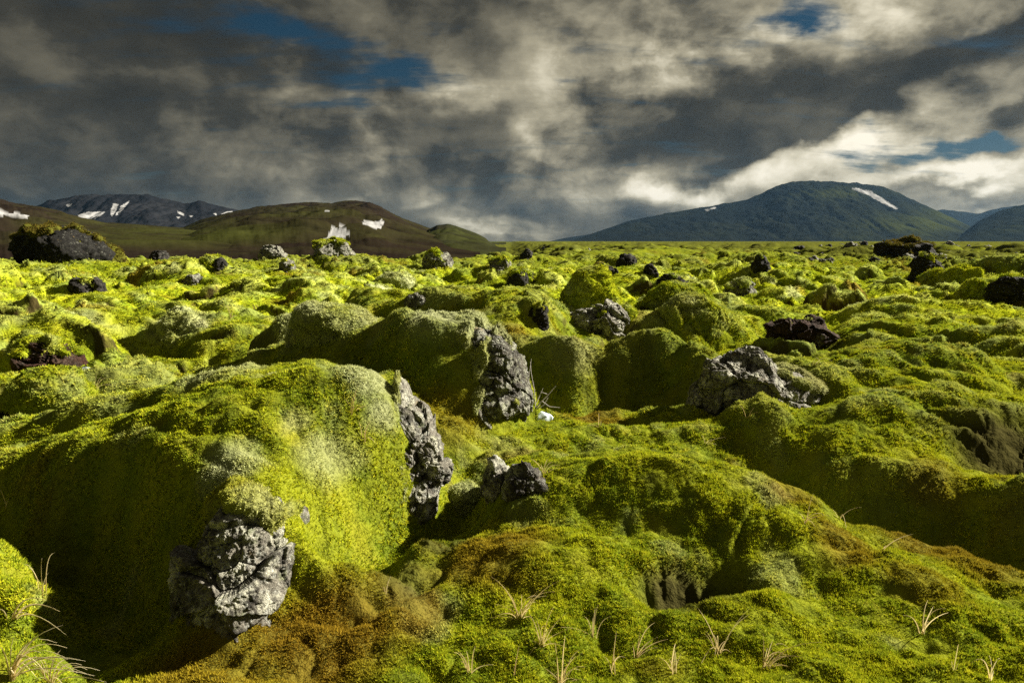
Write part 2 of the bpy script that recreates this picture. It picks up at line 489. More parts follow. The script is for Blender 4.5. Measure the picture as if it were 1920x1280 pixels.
def kinds(x, y, z, slope=None):
    wx = x + .10 * perlin(x * 3.1, y * 3.1, z * 3) + .04 * perlin(x * 11, y * 11, z * 9)
    wy = y + .10 * perlin(x * 3.1 + 8, y * 3.1, z * 3) + .04 * perlin(x * 11 + 5, y * 11, z * 9)
    out = []
    for lst in (SILVER, BROWN, SOIL):
        f = np.zeros_like(x)
        for p, r, s in lst:
            d2 = ((wx - p[0]) ** 2 + (wy - p[1]) ** 2 + (z - p[2]) ** 2 * 1.6) / r ** 2
            f = np.maximum(f, s * (1 - sstep(np.sqrt(d2), .45, 1.25)))
        out.append(f)
    n = fbm(x * .8, y * .8, o=3)
    D = np.hypot(x, y)
    out[0] = np.maximum(out[0], .55 * sstep(n, .5, .95) * sstep(D, 5, 9))
    m = fbm(x * .6 + 50, y * .6 + 9, o=3)
    out[1] = np.maximum(out[1], .75 * sstep(m, .38, .8) * sstep(D, 5, 11))
    m2 = fbm(x * 2.1 + 5, y * 2.1 + 19, o=4)
    out[1] = np.maximum(out[1], .45 * sstep(m2, .45, .9) * (1 - sstep(D, 5, 14)))
    m3 = fbm(x * 2.7 + 15, y * 2.7 + 59, o=4)
    out[0] = np.maximum(out[0], .28 * sstep(m3, .30, .7) * (1 - sstep(D, 6, 14)))
    s = fbm(x * .35 + 20, y * .5 + 33, o=4)
    out[2] = np.maximum(out[2], .85 * sstep(s, .50, .72) * sstep(D, 14, 40))
    if slope is not None:       # bare lava shows where the mat hangs over a step
        out[2] = np.maximum(out[2], sstep(slope + .9 * fbm(x * 1.1 + 4, y * 1.1, o=3), 1.7, 2.3) * sstep(D, 5.5, 9) * .95)
    out[2] = np.maximum(out[2], .72 * sstep(D + 40 * fbm(x * .02, y * .02, o=3), 70, 135))
    s2 = fbm(x * .10 + 3, y * .14 + 3, o=5, g=.62)
    out[2] = np.maximum(out[2], .9 * sstep(s2, .12, .42) * sstep(D, 45, 110))
    return out


# ------------------------------------------------------------------ materials
def new_mat(name):
    m = bpy.data.materials.new(name)
    m.use_nodes = True
    m.node_tree.nodes.clear()
    g = NG(m.node_tree)
    out = m.node_tree.nodes.new('ShaderNodeOutputMaterial')
    return m, g, out


def attr(g, name):
    nd = g.nt.nodes.new('ShaderNodeAttribute')
    nd.attribute_name = name
    s = g.nt.nodes.new('ShaderNodeSeparateColor')
    g.nt.links.new(nd.outputs['Color'], s.inputs[0])
    return s.outputs[0], s.outputs[1], s.outputs[2], nd.outputs['Alpha']


def pos(g):
    return g.n('ShaderNodeNewGeometry', out='Position')


MOSS_A, MOSS_B, MOSS_C = (.332, .366, .012, 1), (.20, .262, .012, 1), (.43, .41, .018, 1)
MOSS_SILVER, MOSS_BROWN, SOIL_C = (.46, .48, .26, 1), (.215, .135, .013, 1), (.040, .024, .013, 1)


def moss_color(g, rscale=1.0):
    r, gg, b, a = attr(g, 'kind')
    p = pos(g)
    n1 = g.noise(p, 1.1, 4, .6)
    n2 = g.noise(p, 9.0, 4, .6)
    t = g.ss(g.m('MULTIPLY_ADD', g.m('SUBTRACT', n2, .5), .8, n1), .35, .65)
    col = g.mix(t, MOSS_B, MOSS_A)
    col = g.mix(g.ss(a, .52, .95, 0, .9), col, MOSS_C)
    col = g.mix(g.ss(a, .48, .05, 0, .75), col, (.10, .12, .010, 1))
    col = g.mix(r, col, MOSS_SILVER)
    col = g.mix(gg, col, MOSS_BROWN)
    col = g.mix(b, col, SOIL_C)
    return col, p


def make_moss_blades():
    m, g, out = new_mat('moss_shoots')
    col, p = moss_color(g)
    d = g.n('ShaderNodeBsdfDiffuse', {'Color': col})
    t = g.n('ShaderNodeBsdfTranslucent', {'Color': col})
    mx = g.n('ShaderNodeMixShader', {0: .28, 1: d, 2: t})
    g.nt.links.new(mx, out.inputs[0])
    return m


def make_moss_mat():
    m, g, out = new_mat('moss_mat')
    col, p = moss_color(g)
    # dead brown layer under the living shoots, darkened to paint the shade between them
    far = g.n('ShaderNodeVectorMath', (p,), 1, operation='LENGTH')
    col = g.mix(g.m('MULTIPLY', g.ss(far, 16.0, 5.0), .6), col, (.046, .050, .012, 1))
    # with distance the mat colour is darkened for the shoots' missing self-shadow
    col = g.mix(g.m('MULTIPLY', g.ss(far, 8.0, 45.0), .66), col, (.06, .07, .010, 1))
    nb = g.noise(p, 38.0, 5, .65)
    nb2 = g.noise(p, 9.0, 5, .65)
    hb = g.m('ADD', g.m('MULTIPLY', nb, .25), nb2)
    bmp = g.n('ShaderNodeBump', {'Height': hb, 'Strength': .8, 'Distance': .07})
    d = g.n('ShaderNodeBsdfDiffuse', {'Color': col, 'Normal': bmp})
    sh = g.n('ShaderNodeBsdfSheen', {'Color': col, 'Roughness': .45, 'Normal': bmp})
    mx = g.n('ShaderNodeMixShader', {0: .08, 1: d, 2: sh})
    g.nt.links.new(mx, out.inputs[0])
    return m


def make_rock_mat(name, dark, mid, lich, lamt=.5, rust=0.0):
    m, g, out = new_mat(name)
    p = pos(g)
    n1 = g.noise(p, 6.0, 8, .68)
    n2 = g.noise(p, 30.0, 8, .72)
    n3 = g.noise(p, 90.0, 4, .7)
    col = g.mix(g.ss(g.m('MULTIPLY_ADD', n2, .5, g.m('MULTIPLY', n1, .5)), .40, .60), dark, mid)
    # crusts of lichen: pale grey green rosettes, some white, some ochre
    wp = g.v('ADD', p, g.v('MULTIPLY', g.v('SUBTRACT', g.noise(p, 14, 6, .7, out=1), (.5, .5, .5)), (.16, .16, .16)))
    v1 = g.n('ShaderNodeTexVoronoi', {'Vector': wp, 'Scale': 8.0}, 0)
    v2 = g.n('ShaderNodeTexVoronoi', {'Vector': wp, 'Scale': 26.0}, 0)
    big = g.noise(p, 3.1, 4, .6)
    l1 = g.m('MULTIPLY', g.ss(v1, .58, .30), g.ss(g.m('MULTIPLY_ADD', n2, .4, big), .80 - .3 * lamt, .92 - .3 * lamt))
    l2 = g.m('MULTIPLY', g.ss(v2, .46, .26), g.ss(n1, .60 - .25 * lamt, .72 - .25 * lamt))
    col = g.mix(g.m('MULTIPLY', l1, g.ss(n2, .38, .58)), col, lich)
    col = g.mix(g.m('MULTIPLY', l2, g.ss(n3, .40, .62, .1, .9)), col, (.44, .45, .39, 1))
    gn = g.noise(g.v('ADD', p, (3.3, 5.1, 1.2)), 18.0, 6, .7)
    col = g.mix(g.ss(gn, .56, .66, 0, .7 * min(1, lamt * 1.4)), col, (.22, .24, .13, 1))
    oc = g.noise(g.v('ADD', p, (7.3, 1.1, 4.2)), 7.0, 6, .65)
    col = g.mix(g.ss(oc, .64, .72, 0, .6), col, (.33, .22, .08, 1))
    if rust:
        rc = g.noise(g.v('ADD', p, (1.3, 9.1, 2.2)), 2.2, 4, .6)
        col = g.mix(g.ss(rc, .60 - rust * .2, .66 - rust * .1), col, (.060, .028, .018, 1))
    v3 = g.n('ShaderNodeTexVoronoi', {'Vector': wp, 'Scale': 60.0}, 0)
    hb = g.m('MULTIPLY_ADD', g.ss(v3, .0, .5), .5, n2)
    hb = g.m('MULTIPLY_ADD', n3, .35, hb)
    hb = g.m('MULTIPLY_ADD', l1, .25, hb)
    bmp = g.n('ShaderNodeBump', {'Height': hb, 'Strength': 1.0, 'Distance': .045})
    s = g.n('ShaderNodeBsdfPrincipled', {'Base Color': col, 'Roughness': .95, 'Normal': bmp, 'Specular IOR Level': .15})
    g.nt.links.new(s, out.inputs[0])
    return m


M_BLADE = make_moss_blades()
M_MOSS = make_moss_mat()
M_ROCK = make_rock_mat('lichen_rock', (.034, .030, .025, 1), (.15, .138, .110, 1), (.38, .385, .29, 1), .9)
M_PALE = make_rock_mat('pale_lichen_rock', (.038, .034, .028, 1), (.27, .25, .20, 1), (.54, .53, .41, 1), 1.15)
M_ROCKR = make_rock_mat('lichen_rock_rusty', (.032, .029, .026, 1), (.14, .128, .108, 1), (.38, .385, .30, 1), .7, .2)
M_DARK = make_rock_mat('dark_lava', (.011, .010, .009, 1), (.040, .036, .031, 1), (.15, .15, .12, 1), .15)
M_BLACK = make_rock_mat('black_lava', (.006, .0055, .005, 1), (.018, .017, .015, 1), (.12, .12, .10, 1), .15)
M_RUST = make_rock_mat('red_brown_lava', (.022, .014, .010, 1), (.075, .042, .028, 1), (.22, .2, .16, 1), .15, .5)


# ------------------------------------------------------------------ mesh helpers
def link(name, me, mat=None, parent=None):
    o = bpy.data.objects.new(name, me)
    C.objects.link(o)
    if mat is not None:
        me.materials.append(mat)
    if parent is not None:
        o.parent = parent
    return o


def tag(o, label, cat=None, group=None):
    o['label'] = label
    if cat:
        o['category'] = cat
    if group:
        o['group'] = group
    return o


def mesh_np(name, V, faces_list, kind=None, smooth=True):
    """faces_list: list of int arrays (n,3) or (n,4)"""
    me = bpy.data.meshes.new(name)
    me.vertices.add(len(V))
    me.vertices.foreach_set('co', np.ascontiguousarray(V, dtype=np.float32).ravel())
    li = np.concatenate([f.ravel() for f in faces_list]).astype(np.int32)
    tot = np.concatenate([np.full(len(f), f.shape[1]) for f in faces_list]).astype(np.int32)
    st_ = np.concatenate([[0], np.cumsum(tot)[:-1]]).astype(np.int32)
    me.loops.add(len(li))
    me.loops.foreach_set('vertex_index', li)
    me.polygons.add(len(tot))
    me.polygons.foreach_set('loop_start', st_)
    me.polygons.foreach_set('loop_total', tot)
    if np.isscalar(smooth):
        sm = np.full(len(tot), smooth, dtype=bool)
    else:
        sm = smooth
    me.polygons.foreach_set('use_smooth', sm)
    if kind is not None:
        at = me.attributes.new('kind', 'FLOAT_COLOR', 'POINT')
        at.data.foreach_set('color', np.ascontiguousarray(kind, dtype=np.float32).ravel())
    me.update()
    me.validate()
    return me


def grid_quads(nr, nc, wrap=False):
    i, j = np.meshgrid(np.arange(nr - 1), np.arange(nc if wrap else nc - 1), indexing='ij')
    j2 = (j + 1) % nc
    return np.stack([i * nc + j, i * nc + j2, (i + 1) * nc + j2, (i + 1) * nc + j], -1).reshape(-1, 4)


def tufts(P, N, size, kind, seed, nb=6, lean=.35, wide=.30):
    """little star shaped moss shoots as loose triangles; returns V, F, K"""
    rs = np.random.RandomState(seed)
    n = len(P)
    N = N + rs.normal(size=(n, 3)) * lean
    N /= np.linalg.norm(N, axis=1)[:, None]
    a = np.cross(N, np.where(np.abs(N[:, :1]) > .8, [[0, 1, 0]], [[1, 0, 0]]))
    a /= np.linalg.norm(a, axis=1)[:, None]
    b = np.cross(N, a)
    ph0 = rs.rand(n) * 6.283
    V = np.empty((n, nb, 3, 3), np.float32)
    for k in range(nb):
        ph = ph0 + 6.283 * k / nb + rs.normal(size=n) * .25
        til = np.radians(22 + 55 * rs.rand(n)) if k else np.radians(12 * rs.rand(n))
        rad = a * np.cos(ph)[:, None] + b * np.sin(ph)[:, None]
        tan_ = -a * np.sin(ph)[:, None] + b * np.cos(ph)[:, None]
        L = size * (.75 + .5 * rs.rand(n))
        d = N * np.cos(til)[:, None] + rad * np.sin(til)[:, None]
        w = (L * wide)[:, None]
        base = P - N * (size * .15)[:, None]
        V[:, k, 0] = base + tan_ * w * .5
        V[:, k, 1] = base - tan_ * w * .5
        V[:, k, 2] = base + d * L[:, None]
    V = V.reshape(-1, 3)
    F = np.arange(len(V)).reshape(-1, 3)
    K = np.repeat(kind, nb * 3, axis=0)
    return V, F, K


# ------------------------------------------------------------------ ground sheet
gz_r = np.gradient(GZg, axis=0) / np.gradient(RR)[:, None]
gz_t = np.gradient(GZg, axis=1) / np.maximum(np.abs(np.gradient(TH))[None, :], 1e-4) / RR[:, None]
SLOPE = np.hypot(gz_r, gz_t).ravel()
kg = kinds(GX, GY, GZ, SLOPE)
# bare earth is crumbly
GZ += kg[2] * (1 - sstep(np.hypot(GX, GY), 30, 60)) * (.035 * fbm(GX * 7, GY * 7, o=4, g=.6) + .012 * perlin(GX * 31, GY * 31))
# woolly silver tips on the crests, also painting in the pale backlight there
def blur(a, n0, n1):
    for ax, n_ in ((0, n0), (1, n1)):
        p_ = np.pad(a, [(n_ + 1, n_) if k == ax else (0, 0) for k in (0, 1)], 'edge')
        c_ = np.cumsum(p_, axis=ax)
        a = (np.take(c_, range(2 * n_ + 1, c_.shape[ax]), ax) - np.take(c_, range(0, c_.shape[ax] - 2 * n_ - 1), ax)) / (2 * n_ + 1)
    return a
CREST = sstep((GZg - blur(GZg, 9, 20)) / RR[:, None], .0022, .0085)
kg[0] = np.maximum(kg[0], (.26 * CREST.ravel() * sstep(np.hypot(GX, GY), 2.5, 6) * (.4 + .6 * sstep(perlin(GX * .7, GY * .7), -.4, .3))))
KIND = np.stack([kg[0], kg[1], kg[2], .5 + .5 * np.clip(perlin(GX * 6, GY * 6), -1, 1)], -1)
Vg = np.stack([GX, GY, GZ], -1)
ctr = len(Vg)
Vg = np.vstack([Vg, [[0, 0, float(GZ[:NTH].mean())]]])
KIND = np.vstack([KIND, [[0, 0, 0, .5]]])
j = np.arange(NTH)
fan = np.stack([np.full(NTH, ctr), (j + 1) % NTH, j], -1)
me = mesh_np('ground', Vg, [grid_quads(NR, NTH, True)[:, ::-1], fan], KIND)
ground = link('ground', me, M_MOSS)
ground['kind'] = 'structure'
ground['label'] = 'rolling ground of the moss covered lava field'

# ------------------------------------------------------------------ moss shoots on the ground
TUFTS = 1.0
rs = np.random.RandomState(3)
n = int(850000 * TUFTS)
D = np.exp(rs.uniform(np.log(1.45), np.log(46.0), n))
az_ = np.radians(rs.uniform(-49, 49, n))
X, Y = D * np.sin(az_), D * np.cos(az_)
e = D * .004
Z = gh(X, Y)
nx = -(gh(X + e, Y) - gh(X - e, Y)) / (2 * e)
ny = -(gh(X, Y + e) - gh(X, Y - e)) / (2 * e)
nl = np.sqrt(nx * nx + ny * ny + 1)
kk = kinds(X, Y, Z, np.hypot(nx, ny))
clump = fbm(X * 7 + 3, Y * 7, o=2)
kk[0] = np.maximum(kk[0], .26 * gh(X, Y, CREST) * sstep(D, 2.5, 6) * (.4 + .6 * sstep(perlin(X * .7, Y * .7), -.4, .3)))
keep = (rs.rand(n) < np.clip(nl / 1.9 + .25, 0, 1)) & (rs.rand(n) > kk[2] * 1.15 - .05)
X, Y, Z, D, nx, ny, nl = [t[keep] for t in (X, Y, Z, D, nx, ny, nl)]
clump = clump[keep]
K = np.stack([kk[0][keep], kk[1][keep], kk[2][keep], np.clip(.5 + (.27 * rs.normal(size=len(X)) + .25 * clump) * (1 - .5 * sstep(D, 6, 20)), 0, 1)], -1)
Nn = np.stack([nx, ny, np.ones_like(nx)], -1) / nl[:, None]
Nn = Nn * .75 + np.array([0, 0, .25])
size = (.0064 + .0022 * D) * (.75 + .5 * rs.rand(len(X))) * (1 + .45 * np.clip(clump, -1, 1))
size = np.minimum(size, .12)
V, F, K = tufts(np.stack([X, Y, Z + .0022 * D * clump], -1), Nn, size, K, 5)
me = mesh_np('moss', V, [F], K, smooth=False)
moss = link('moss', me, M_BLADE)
moss['kind'] = 'stuff'
moss['label'] = 'yellow green woolly moss covering the lava field'

# ------------------------------------------------------------------ hills
def make_hill_mat(name, c1, c2, c3, sc, snow=True, lo=.42, hi=.62):
    m, g, out = new_mat(name)
    p = pos(g)
    r, gg, b, a = attr(g, 'kind')
    n = g.noise(p, sc, 6, .62)
    n2 = g.noise(g.v('MULTIPLY', p, (1, 1, 2.5)), sc * 3.1, 6, .65)
    col = g.mix(g.ss(n, lo, hi), c1, c2)
    col = g.mix(g.ss(n2, .50, .68, 0, .8), col, c3)
    col = g.mix(gg, col, (.036, .042, .008, 1))
    bmp = g.n('ShaderNodeBump', {'Height': n2, 'Strength': .2, 'Distance': 6.0})
    d = g.n('ShaderNodeBsdfDiffuse', {'Color': g.mix(r, col, (.24, .24, .235, 1)), 'Normal': bmp})  # snow greyed in colour for the cloud shadow on the hills
    g.nt.links.new(d, out.inputs[0])
    return m


def inpoly(px, py, poly):
    ins = np.zeros(px.shape, bool)
    q = poly
    for i in range(len(q)):
        x1, y1 = q[i]
        x2, y2 = q[(i + 1) % len(q)]
        c = ((y1 > py) != (y2 > py)) & (px < (x2 - x1) * (py - y1) / (y2 - y1 + 1e-9) + x1)
        ins ^= c
    return ins


def hill(name, label, outline, D0, D1, D2, mat, snow=(), green=(), rough=1.0, conc=1.25, step=1.5, rows=150, seed=0, foot=-3.0):
    """ridge D1 metres out, its foot at D0, the far side at D2"""
    ox, oy = np.array(outline, float).T
    xs = np.arange(ox[0], ox[-1] + .1, step)
    ys = np.interp(xs, ox, oy)
    k = np.exp(-np.linspace(-3, 3, 9) ** 2)
    ys = np.convolve(np.pad(ys, 4, 'edge'), k / k.sum(), 'valid')
    nb = rows // 4
    tt = np.concatenate([np.linspace(0, 1, rows), np.linspace(1, 2, nb)[1:]])
    T, XS = np.meshgrid(tt, xs, indexing='ij')
    YS = np.broadcast_to(ys, T.shape)
    a = (XS - 960) / FPX
    b = (640 - YS) / FPX
    dy, dz = cos(PITCH) + b * sin(PITCH), -sin(PITCH) + b * cos(PITCH)
    zr = np.maximum(CAMH + dz / dy * D1, -9.0)
    Dd = np.where(T <= 1, D0 + (D1 - D0) * T, D1 + (D2 - D1) * (T - 1))
    X = a / dy * Dd
    prof = np.where(T <= 1, np.clip(T, 0, 1) ** conc * (1.0 - .0 * T), np.clip(2 - T, 0, 1) ** .9)
    sx, sy = X / (D1 * .085) + seed * 3.7, Dd / (D1 * .085)
    gul = np.abs(perlin(sx * 2.1 + .25 * perlin(sx * 1.2, sy * 2), sy * .55)) + .5 * np.abs(perlin(sx * 4.7 + 8, sy * 1.1)) + .25 * np.abs(perlin(sx * 9.7 + 8, sy * 2.3))
    und = fbm(sx * .9, sy * 1.4, o=4)
    env = np.clip(T, 0, 1) ** .6 * np.clip(1.02 - T, 0, 1) ** .7
    env = np.where(T <= 1, env, .1)
    zr = zr * (1 + (.018 if D1 < 3000 else .006) * fbm(sx * 2.3, sx * 0 + seed, o=4))
    z = zr * prof + zr * env * rough * (.42 * (gul - .35) + .26 * und) + zr * .020 * fbm(sx * 7, sy * 7, o=5)
    z = z + foot * (1 - np.clip(T * 12, 0, 1))
    V = np.stack([X, Dd, z], -1)
    # where the surface lies on a sight line, for the outline of snow and grass fields
    f = np.array([0, cos(PITCH), -sin(PITCH)])
    u = np.array([0, sin(PITCH), cos(PITCH)])
    rel_ = V - np.array([0, 0, CAMH])
    dep = rel_ @ f
    PX = 960 + FPX * rel_[..., 0] / dep
    PY = 640 - FPX * (rel_ @ u) / dep
    wx = PX + 1.6 * fbm(X / 30., Dd / 60., o=3)
    wy = PY + 1.2 * fbm(X / 30. + 9, Dd / 60., o=3)
    K = np.zeros(V.shape[:2] + (4,))
    for s in snow:
        K[..., 0] = np.maximum(K[..., 0], inpoly(wx, wy, s) & (T <= 1.02))
    for (gx, gy, rx, ry, am) in green:
        K[..., 1] = np.maximum(K[..., 1], am * np.exp(-((PX - gx) / rx) ** 2 - ((PY - gy) / ry) ** 2) * np.clip(.55 + 1.1 * und + .5 * (gul - .4), 0, 1))
    me = mesh_np(name, V.reshape(-1, 3), [grid_quads(*T.shape)], K.reshape(-1, 4))
    o = link(name, me, mat)
    o['kind'] = 'structure'
    o['label'] = label
    return o


MH_BLACK = make_hill_mat('black_scree_shaded', (.009, .0095, .011, 1), (.014, .014, .015, 1), (.006, .006, .007, 1), .010)  # scree darkened in colour to stand in for cloud shadow
MH_BROWN = make_hill_mat('brown_heath_shaded', (.0125, .0088, .0065, 1), (.018, .016, .0065, 1), (.007, .005, .004, 1), .020)  # heath brown lowered, with cloud shadow put into the colour
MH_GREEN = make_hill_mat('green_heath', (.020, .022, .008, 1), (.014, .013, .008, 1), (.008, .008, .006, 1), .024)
MH_BIG = make_hill_mat('green_mountain_shaded', (.006, .008, .008, 1), (.010, .012, .008, 1), (.005, .006, .006, 1), .0030)  # mountain tones cut down as painted cloud shadow

#@HILLS
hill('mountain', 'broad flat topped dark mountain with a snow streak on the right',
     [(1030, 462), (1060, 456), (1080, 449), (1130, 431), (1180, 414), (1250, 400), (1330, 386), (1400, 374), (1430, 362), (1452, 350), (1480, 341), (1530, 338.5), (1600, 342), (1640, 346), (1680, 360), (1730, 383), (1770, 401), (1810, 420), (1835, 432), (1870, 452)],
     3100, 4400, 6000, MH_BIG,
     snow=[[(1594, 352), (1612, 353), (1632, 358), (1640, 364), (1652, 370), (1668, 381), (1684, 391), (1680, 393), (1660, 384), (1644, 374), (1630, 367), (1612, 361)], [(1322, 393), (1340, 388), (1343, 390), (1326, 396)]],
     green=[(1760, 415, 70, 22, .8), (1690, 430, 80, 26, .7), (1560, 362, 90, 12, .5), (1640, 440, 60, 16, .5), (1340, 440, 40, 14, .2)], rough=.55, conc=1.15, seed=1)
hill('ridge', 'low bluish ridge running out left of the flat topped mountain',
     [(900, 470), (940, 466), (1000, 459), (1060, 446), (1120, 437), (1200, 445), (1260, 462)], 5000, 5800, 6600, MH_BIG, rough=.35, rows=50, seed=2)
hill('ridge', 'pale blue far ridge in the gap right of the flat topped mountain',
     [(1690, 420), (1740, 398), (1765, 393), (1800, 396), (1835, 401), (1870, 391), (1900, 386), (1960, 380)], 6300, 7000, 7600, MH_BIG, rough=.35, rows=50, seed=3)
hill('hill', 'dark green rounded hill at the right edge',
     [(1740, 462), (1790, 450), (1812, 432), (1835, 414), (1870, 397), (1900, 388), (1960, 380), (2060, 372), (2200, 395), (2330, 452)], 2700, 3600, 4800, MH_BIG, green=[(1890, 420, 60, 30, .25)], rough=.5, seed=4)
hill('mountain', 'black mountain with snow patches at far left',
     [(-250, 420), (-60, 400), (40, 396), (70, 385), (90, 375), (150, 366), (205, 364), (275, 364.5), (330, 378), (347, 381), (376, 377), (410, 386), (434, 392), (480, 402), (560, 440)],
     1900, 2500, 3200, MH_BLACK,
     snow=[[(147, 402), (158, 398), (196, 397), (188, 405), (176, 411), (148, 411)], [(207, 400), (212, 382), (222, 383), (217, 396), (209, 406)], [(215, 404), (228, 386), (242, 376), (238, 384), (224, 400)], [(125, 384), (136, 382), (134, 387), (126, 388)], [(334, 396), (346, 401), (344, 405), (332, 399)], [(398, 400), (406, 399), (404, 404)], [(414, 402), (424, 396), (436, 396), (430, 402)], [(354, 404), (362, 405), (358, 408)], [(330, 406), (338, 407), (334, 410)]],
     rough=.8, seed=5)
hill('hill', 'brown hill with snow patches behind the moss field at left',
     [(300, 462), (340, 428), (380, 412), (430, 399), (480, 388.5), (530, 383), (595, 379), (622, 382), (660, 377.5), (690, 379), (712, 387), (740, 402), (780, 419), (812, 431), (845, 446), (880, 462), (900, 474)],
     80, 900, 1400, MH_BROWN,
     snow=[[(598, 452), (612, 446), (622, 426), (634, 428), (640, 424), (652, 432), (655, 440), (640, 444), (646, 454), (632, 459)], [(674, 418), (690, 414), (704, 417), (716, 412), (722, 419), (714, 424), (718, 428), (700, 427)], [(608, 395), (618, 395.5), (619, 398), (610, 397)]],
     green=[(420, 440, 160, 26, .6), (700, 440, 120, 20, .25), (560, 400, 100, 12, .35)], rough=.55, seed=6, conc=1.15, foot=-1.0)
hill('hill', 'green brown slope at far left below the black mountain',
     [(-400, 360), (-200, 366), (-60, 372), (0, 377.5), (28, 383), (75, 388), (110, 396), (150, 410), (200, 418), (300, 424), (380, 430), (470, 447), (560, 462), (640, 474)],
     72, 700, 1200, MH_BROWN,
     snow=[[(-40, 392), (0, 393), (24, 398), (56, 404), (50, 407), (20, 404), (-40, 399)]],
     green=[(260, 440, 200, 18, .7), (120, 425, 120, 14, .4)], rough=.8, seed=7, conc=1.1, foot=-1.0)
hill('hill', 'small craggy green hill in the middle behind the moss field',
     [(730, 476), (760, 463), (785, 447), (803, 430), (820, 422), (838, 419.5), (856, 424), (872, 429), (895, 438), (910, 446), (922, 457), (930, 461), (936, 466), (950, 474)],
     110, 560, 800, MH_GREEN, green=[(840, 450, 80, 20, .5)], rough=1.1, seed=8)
#@END_HILLS

# ------------------------------------------------------------------ boulders
_ICO = {}
def ico(level):
    if level not in _ICO:
        bm = bmesh.new()
        bmesh.ops.create_icosphere(bm, subdivisions=level, radius=1.0)
        V = np.array([v.co[:] for v in bm.verts])
        F = np.array([[v.index for v in f.verts] for f in bm.faces])
        bm.free()
        _ICO[level] = (V / np.linalg.norm(V, axis=1)[:, None], F)
    return _ICO[level]


def hit(px, py, dmax=180.0, dmin=1.4):
    """where a sight line meets the moss field"""
    d = ray(px, py)
    Ds = np.exp(np.arange(np.log(dmin), np.log(dmax), .004))
    P = np.array([0, 0, CAMH]) + d[None, :] * (Ds / d[1])[:, None]
    w = np.nonzero(P[:, 2] < gh(P[:, 0], P[:, 1]))[0]
    return P[w[0]] if len(w) else P[-1]


def star_radius(dirs, c, blobs, k=.05):
    """outer surface of a clump of ellipsoids seen from an inner point"""
    r = np.full(len(dirs), 1e-3)
    for o, R, rz in blobs:
        ct, st_ = cos(radians(rz)), sin(radians(rz))
        M = np.array([[ct, st_, 0], [-st_, ct, 0], [0, 0, 1]])
        q = (M @ (np.asarray(c) - np.asarray(o))) / R
        d = (dirs @ M.T) / R
        A = (d * d).sum(1)
        B = d @ q
        Cc = q @ q - 1
        disc = B * B - A * Cc
        t = np.where(disc > 0, (-B + np.sqrt(np.maximum(disc, 0))) / A, 0)
        r = smax(r, np.maximum(t, 0), k)
    return r


def rock_surface(level, c, blobs, seed, size, facets=10, rough=1.0, k=.05, pits=1.0):
    dirs, F = ico(level)
    r = star_radius(dirs, c, blobs, k * size)
    rs = np.random.RandomState(seed)
    for i in range(facets):                              # broken faces
        nrm = rs.normal(size=3)
        nrm[2] = abs(nrm[2]) * .8
        nrm /= np.linalg.norm(nrm)
        dd = dirs @ nrm
        m = dd > .25
        lim = np.percentile(r[m] * dd[m], 84 + 10 * rs.rand())
        cap = np.where(m, lim / np.maximum(dd, .25), 1e9)
        r = -smax(-r, -cap, .05 * size)
    P = c + dirs * r[:, None]
    q = P / size * 1.0 + seed * 7.31
    x, y, z = q.T
    d = .08 * fbm(x * 1.7, y * 1.7, z * 1.7, o=3)
    # fracture blocks: each block of the broken rock is set back and tilted a little
    span = P.max(0) - P.min(0)
    w_ = size * .07
    Pw_ = P + np.stack([perlin(x * 4, y * 4, z * 4), perlin(x * 4 + 9, y * 4, z * 4), perlin(x * 4, y * 4 + 9, z * 4)], -1) * w_
    for nb_, am in ((14, .10), (60, .045)):
        sp = P[rs.randint(0, len(P), nb_)]
        off = rs.uniform(-1, .6, nb_)
        tl = rs.normal(size=(nb_, 3)) * .55
        best, sec, bid = np.full(len(P), 1e9), np.full(len(P), 1e9), np.zeros(len(P), int)
        for k_ in range(nb_):
            dd = np.linalg.norm((Pw_ - sp[k_]) * [1, 1, 1.25], axis=1)
            m = dd < best
            sec = np.where(m, best, np.minimum(sec, dd))
            bid = np.where(m, k_, bid)
            best = np.where(m, dd, best)
        gap_ = (sec - best) / size
        d = d + am * off[bid] + am * 2.2 * np.einsum('ij,ij->i', (P - sp[bid]) / size, tl[bid]) - am * .38 * np.exp(-(gap_ / .018) ** 2)
    d = d + .018 * np.abs(fbm(x * 6.5, y * 6.5, z * 6.5, o=3)) + .016 * fbm(x * 15, y * 15, z * 15, o=4, g=.65)
    d = d - pits * .035 * np.clip(perlin(x * 14 + 3, y * 14, z * 14) - .15, 0, 1)
    return dirs, F, r, r + rough * size * d


def vnormals(V, F):
    n = np.zeros_like(V)
    fn = np.cross(V[F[:, 1]] - V[F[:, 0]], V[F[:, 2]] - V[F[:, 0]])
    for k in range(3):
        np.add.at(n, F[:, k], fn)
    return n / (np.linalg.norm(n, axis=1)[:, None] + 1e-12)


